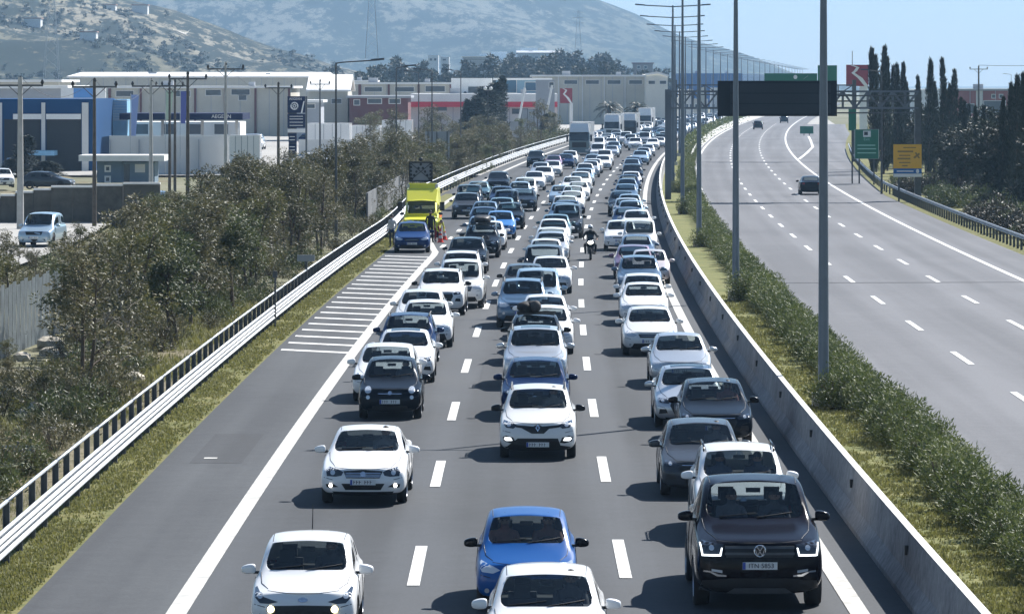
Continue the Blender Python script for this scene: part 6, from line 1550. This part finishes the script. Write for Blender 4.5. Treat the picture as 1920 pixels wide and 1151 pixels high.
for i,(p_,q_,Y) in enumerate(cl):
    z=pz(q_,Y); s=z/12; x=px(p_,Y); T_=CY[i%3]; o=empty('cypress_tree',(x,Y,0),rn.uniform(0,6.28)); o.scale=(max(.6,s)*.74,max(.6,s)*.74,s*1.02)
    tag(o,'dark cypress, '+ordn(i+1)+' from the left in the row on the right','tree','cypresses on the right'); link('trunk',T_[0],o); link('crown',T_[1],o)
L_DK=leafmat('leaf_dark_pine',(.014,.022,.012),(.045,.055,.030),(.09,.095,.06),tr=.1)
DT=[tree_t(41,6,5,L_DK,96,70,ln=.34,wd=.09,trunk=.2),tree_t(42,6,4.6,L_DK,96,70,ln=.34,wd=.09,trunk=.15)]
n_=0
for k in range(64):
    Y=rn.uniform(255,460); p_=rn.uniform(1560,1990); x=px(p_,Y)
    if x<curve(Y)+30: continue
    s=rn.uniform(.75,1.15); put_tree(DT[k%2],x,Y,-.2,s,rn.uniform(0,6.28),'dark dense pine below the cypresses on the right','pine_tree','dark pines on the right')
HB=[bush_t(51,leafmat('leaf_hedge_brown',(.03,.028,.018),(.075,.065,.04),(.11,.10,.06),tr=.1),360,1.3,1.1,.24,.06),bush_t(52,L_GREEN,360,1.4,1.0,.24,.06)]
for k in range(150):
    Y=rn.uniform(150,370); u=rn.uniform(26.5,36)
    p=P(u,Y,-.15); 
    if 960+p.x*F/Y>2010: continue
    put_bush(HB[k%2],p.x,p.y,p.z,rn.uniform(.8,1.25),rn.uniform(0,6.28),'low rounded hedge bush on the right verge below the pines','hedge bushes on the right verge')
relief('right_verge',24.3,70,120,900,20,60,M_VERGE,lambda u,Y:-.1+.01*(u-24))
# palms
def palm(x,Y,h,lab,seed):
    rn=random.Random(seed); o=empty('palm_tree',(x,Y,0)); tag(o,lab,'tree','palms before the beige warehouse'); b=MB(M_BARK); b.tube([(0,0,-.2),(0,0,h*.55)],[.45,.38],9); b.build('trunk',o); b=MB(L_DK)
    for k in range(46):
        a=rn.uniform(0,6.28); e=rn.uniform(-.3,1.25); ln=h*.42; pts=[]
        for j in range(6):
            t=j/5; pts.append(Vector((math.cos(a)*math.cos(e)*ln*t,math.sin(a)*math.cos(e)*ln*t,h*.58+math.sin(e)*ln*t-1.6*t*t)))
        for j in range(5):
            d=(pts[j+1]-pts[j]); sd=d.cross(Vector((0,0,1))).normalized()*.42
            for sg in (-1,1):
                for q in range(3):
                    p0=pts[j]+d*q/3; b.add([p0,p0+d*.25,p0+d*.45+sd*sg+Vector((0,0,-.25))],[(0,1,2)])
    b.build('fronds',o)
palm(px(1142,780),780,7.2,'left palm, with spread fronds, before the beige warehouse',1); palm(px(1196,780),780,7.0,'right, bushier palm before the beige warehouse',2)
# dark conifers by the showroom
for i,(p_,q_,Y,sw) in enumerate(((873,188,600,1.2),(905,165,640,3.0),(925,158,650,3.2),(938,145,660,1.6),(893,185,600,2.6),(1022,215,620,1.2),(47,256,400,1.6),(83,303,385,1.7),(20,300,392,1.4))):
    z=pz(q_,Y); T_=CY[i%3]; o=empty('conifer',(px(p_,Y),Y,0),rn.uniform(0,6)); o.scale=(sw,sw,z/12); tag(o,'dark conifer, '+ordn(i+1)+' of the dark conifers in the yards','tree','conifers before the showroom'); link('trunk',T_[0],o); link('crown',T_[1],o)
# tree line behind the warehouses, one by one
FT=[tree_t(61,9,8,L_FAR,45,40,ln=.9,wd=.35,trunk=.2),tree_t(62,10,7,L_FAR,45,40,ln=.9,wd=.35,trunk=.2)]
def joined(name,T_,spots,lab,cat):
    b=MB(L_FAR)
    for n,(x,y,z,s_,a) in enumerate(spots):
        me=T_[n%len(T_)][1]; ca,sa=math.cos(a)*s_,math.sin(a)*s_
        b.add([(x+v.co.x*ca-v.co.y*sa,y+v.co.x*sa+v.co.y*ca,z+v.co.z*s_) for v in me.vertices],[tuple(p.vertices) for p in me.polygons])
    return tag(b.build(name),kind='stuff',label=lab,cat=cat)
sp=[]
for k in range(12): sp.append((px(962+8*k,1480),1480,pz(122,1480)-5,rn.uniform(.7,1.0),rn.uniform(0,6)))
for k in range(85):
    Y=rn.uniform(1150,1500); p_=rn.uniform(560,1262); sp.append((px(p_,Y),Y,rn.uniform(3,9)*(.4+.6*math.exp(-((p_-950)/230)**2)),rn.uniform(.7,1.2),rn.uniform(0,6)))
joined('treeline',FT,sp,'dark line of far trees behind the white warehouse roofs','tree line')
for p_,q_ in ((1062,96),(1080,98),(1112,104),(1135,102),(1150,110)):
    Y=1480; z=pz(q_,Y); put_tree(FT[0],px(p_,Y),Y,z-12,1.35,rn.uniform(0,6),'taller dark tree standing out above the beige warehouse roof','tree','taller trees above the warehouse')
# cars parked in the yards
for k in range(30):
    Y=350+9*k; p_=rn.uniform(10,760); kk=rn.choice(['hatch','suv','mpv']); cc=rn.choice(cols); place_car(kk,cc,px(p_,Y),Y,dict(pearl='cream',steel='blue grey',pale='pale blue',navy='dark blue').get(cc,cc)+' '+dict(hatch='hatchback',suv='suv',mpv='people carrier')[kk]+' in the yards, '+ordn(k+1)+' of the parked cars from the camera','cars parked in the yards',lod=2,rz=rn.uniform(0,6))
# ---------------------------------------------------------------- hills
def hill_mat(name,c1,c2,c3,s1,s2,thr=.5,ys=.3):
    m=bpy.data.materials.new(name); m.use_nodes=True; n=m.node_tree; b=n.nodes['Principled BSDF']; L=n.links.new
    tc0=n.nodes.new('ShaderNodeTexCoord'); tc=n.nodes.new('ShaderNodeMapping'); tc.inputs['Scale'].default_value=(1,ys,1); L(tc0.outputs['Object'],tc.inputs[0]); A_=n.nodes.new('ShaderNodeTexNoise'); A_.inputs['Scale'].default_value=s1; A_.inputs['Detail'].default_value=8; L(tc.outputs[0],A_.inputs[0])
    V=n.nodes.new('ShaderNodeTexNoise'); V.inputs['Scale'].default_value=s2; V.inputs['Detail'].default_value=5; V.inputs['Roughness'].default_value=.8; L(tc.outputs[0],V.inputs[0])
    r1=n.nodes.new('ShaderNodeValToRGB'); r1.color_ramp.elements[0].position=.42; r1.color_ramp.elements[1].position=.60; r1.color_ramp.elements[0].color=(*c2,1); r1.color_ramp.elements[1].color=(*c3,1); L(A_.outputs['Fac'],r1.inputs[0])
    r2=n.nodes.new('ShaderNodeValToRGB'); r2.color_ramp.elements[0].position=thr; r2.color_ramp.elements[1].position=thr+.07; 
    B_=n.nodes.new('ShaderNodeTexNoise'); B_.inputs['Scale'].default_value=s1*1.7; B_.inputs['Detail'].default_value=4; L(tc.outputs[0],B_.inputs[0])
    ma=n.nodes.new('ShaderNodeMath'); ma.operation='MULTIPLY_ADD'; ma.inputs[1].default_value=.4; L(B_.outputs['Fac'],ma.inputs[0])
    mb=n.nodes.new('ShaderNodeMath'); mb.operation='MULTIPLY_ADD'; mb.inputs[1].default_value=1.0; mb.inputs[2].default_value=-.2; L(V.outputs['Fac'],mb.inputs[0]); L(mb.outputs[0],ma.inputs[2]); L(ma.outputs[0],r2.inputs[0])
    mx=n.nodes.new('ShaderNodeMix'); mx.data_type='RGBA'; L(r2.outputs[0],mx.inputs[0]); mx.inputs[6].default_value=(*c1,1); L(r1.outputs[0],mx.inputs[7]); L(mx.outputs[2],b.inputs['Base Color']); b.inputs['Roughness'].default_value=.95; b.inputs['Specular IOR Level'].default_value=.1
    return m
def hill(name,x0,x1,y0,y1,nx,ny,fz,m):
    vs=[(x0+(x1-x0)*i/nx,y0+(y1-y0)*j/ny,fz(x0+(x1-x0)*i/nx,y0+(y1-y0)*j/ny)) for j in range(ny+1) for i in range(nx+1)]
    b=MB(m); b.add(vs,[(j*(nx+1)+i,j*(nx+1)+i+1,(j+1)*(nx+1)+i+1,(j+1)*(nx+1)+i) for j in range(ny) for i in range(nx)],0,True); return tag(b.build(name),kind='structure')
def interp(t,pts):
    for (a,va),(b_,vb) in zip(pts,pts[1:]):
        if t<=b_: return va+(vb-va)*max(0,(t-a))/(b_-a)
    return pts[-1][1]
def sm(t): t=max(0,min(1,t)); return t*t*(3-2*t)
# ridge outlines as world heights at the ridge distance
YR=5200
RID=[(px(p_,YR),pz(q_,YR)) for p_,q_ in ((-1500,-330),(0,-240),(600,-130),(1000,-50),(1120,0),(1160,15),(1205,33),(1245,55),(1290,72),(1340,84),(1400,101),(1440,118),(1480,136),(1540,153),(1620,162),(1700,170),(2600,175))]
def fz_big(x,y):
    r=interp(x*YR/y if 0 else x,RID); k=sm((y-3900)/(YR-3900)) if y<YR else 1-sm((y-YR)/2500)*.9
    nz=mnoise.fractal(Vector((x/420,y/420,1)),.9,2.1,5)*26+abs(mnoise.noise(Vector((x/230,y/700,7))))*-34
    return -2+max(0,r)*k+nz*min(1,k*3)*(1-.75*sm((y-YR+900)/900))*min(1,max(0,r)/90)
hill('mountain',-2400,1500,3700,7600,150,150,fz_big,hill_mat('mountain_scrub',(.020,.030,.022),(.065,.075,.052),(.15,.15,.12),.005,.055,.50,.45))
YF=2350
RF=[(px(p_,YF),pz(q_,YF)) for p_,q_ in ((-1600,-260),(-300,-110),(150,-30),(240,0),(330,22),(420,55),(500,85),(560,100),(620,122),(680,137),(760,150),(900,160))]
def fz_f(x,y):
    r=interp(x,RF); k=sm((y-1350)/(YF-1350)) if y<YF else 1-sm((y-YF)/900)
    nz=mnoise.fractal(Vector((x/160,y/160,3)),.9,2.1,5)*8-abs(mnoise.noise(Vector((x/90,y/260,2))))*9
    return -2+max(0,r+2)*k+nz*min(1,k*3)*(1-.8*sm((y-YF+400)/400))*min(1,max(0,r)/25)
hill('hillside',-1100,60,1350,3250,150,130,fz_f,hill_mat('hillside_scrub',(.020,.028,.022),(.095,.095,.06),(.23,.21,.16),.010,.11,.50,.3))
sp=[]; rh=random.Random(3)
ST=[tree_t(71,5,6,L_FAR,12,16,ln=.8,wd=.5,trunk=.2),tree_t(72,4,6,L_FAR,12,16,ln=.8,wd=.5,trunk=.2),tree_t(73,4,5,L_FAR,12,16,ln=.8,wd=.5,trunk=.2)]
for k in range(1500):
    y=rh.uniform(1400,2330); x=px(rh.uniform(-20,640),y)
    if mnoise.noise(Vector((x/60,y/140,5)))<.0: continue
    sp.append((x,y,fz_f(x,y)-.4,rh.choice([.3,.4,.5,.7,.9])*rh.uniform(.8,1.2),rh.uniform(0,6)))
joined('hillside_scrub',ST,sp,'dark scrub and small trees scattered over the pale hillside','scrub')
for k,(p_,y,w_,h_) in enumerate(((140,1700,8,3),(165,1850,7,3),(60,2000,8,3.5),(120,2150,9,4),(20,2080,7,3),(262,2200,8,4),(108,1640,6,2.5),(96,2250,9,4),(150,2300,7,4),(205,2150,6,3))):
    x=px(p_,y); z=fz_f(x,y); o=empty('house',(x,y,z-1)); tag(o,'small pale house on the left hillside, '+ordn(k+1)+' of the scattered houses','house','houses on the hillside')
    b=MB(M_LIGHT); b.box((-w_/2,0,0),(w_/2,9,h_+1)); b.build('wall',o); b=MB(mat('roof_tile',(.35,.20,.14),.8)); b.box((-w_/2-.4,-.4,h_+1),(w_/2+.4,9.4,h_+1.5)); b.build('roof',o)
for k in range(26):
    r_=rn; p_=r_.choice([r_.gauss(1040,50),r_.gauss(960,30),r_.gauss(830,40)]); y=r_.uniform(4050,4350); x=px(p_,y); z=fz_big(x,y); w_=r_.uniform(9,18); h_=r_.uniform(5,9); o=empty('house',(x,y,z-2)); tag(o,'white house scattered on the foot of the blue mountain','house','houses at the foot of the mountain')
    b=MB(M_WHITE); b.box((-w_/2,0,0),(w_/2,10,h_+2)); b.build('wall',o)
# pale track up the hillside
tk=MB(mat('track_gravel',(.40,.38,.33),.9)); pr=None
for i in range(16):
    t=i/15; p_=318+38*t; y=2120+70*t+12*math.sin(t*6); x=px(p_,y); z=fz_f(x,y)+.6; L_=[(x,y-9,fz_f(x,y-9)+.5),(x,y+9,fz_f(x,y+9)+.5)]
    if pr: tk.add([pr[0],pr[1],L_[1],L_[0]],[(0,1,2,3)])
    pr=L_
tag(tk.build('hill_track'),kind='structure')
# ---------------------------------------------------------------- air
hz=MB(); hz.box((-7100,-300,-60),(7100,13100,420)); ho=hz.build('haze'); tag(ho,kind='stuff',label='thin blue haze filling the air',cat='haze')
hm=bpy.data.materials.new('haze_air'); hm.use_nodes=True; hn=hm.node_tree
for n_ in list(hn.nodes):
    if n_.type!='OUTPUT_MATERIAL': hn.nodes.remove(n_)
pv=hn.nodes.new('ShaderNodeVolumePrincipled'); pv.inputs['Color'].default_value=(.41,.68,1,1); pv.inputs['Density'].default_value=.00012; pv.inputs['Anisotropy'].default_value=.1
hn.links.new(pv.outputs[0],hn.nodes['Material Output'].inputs['Volume']); ho.data.materials.append(hm)
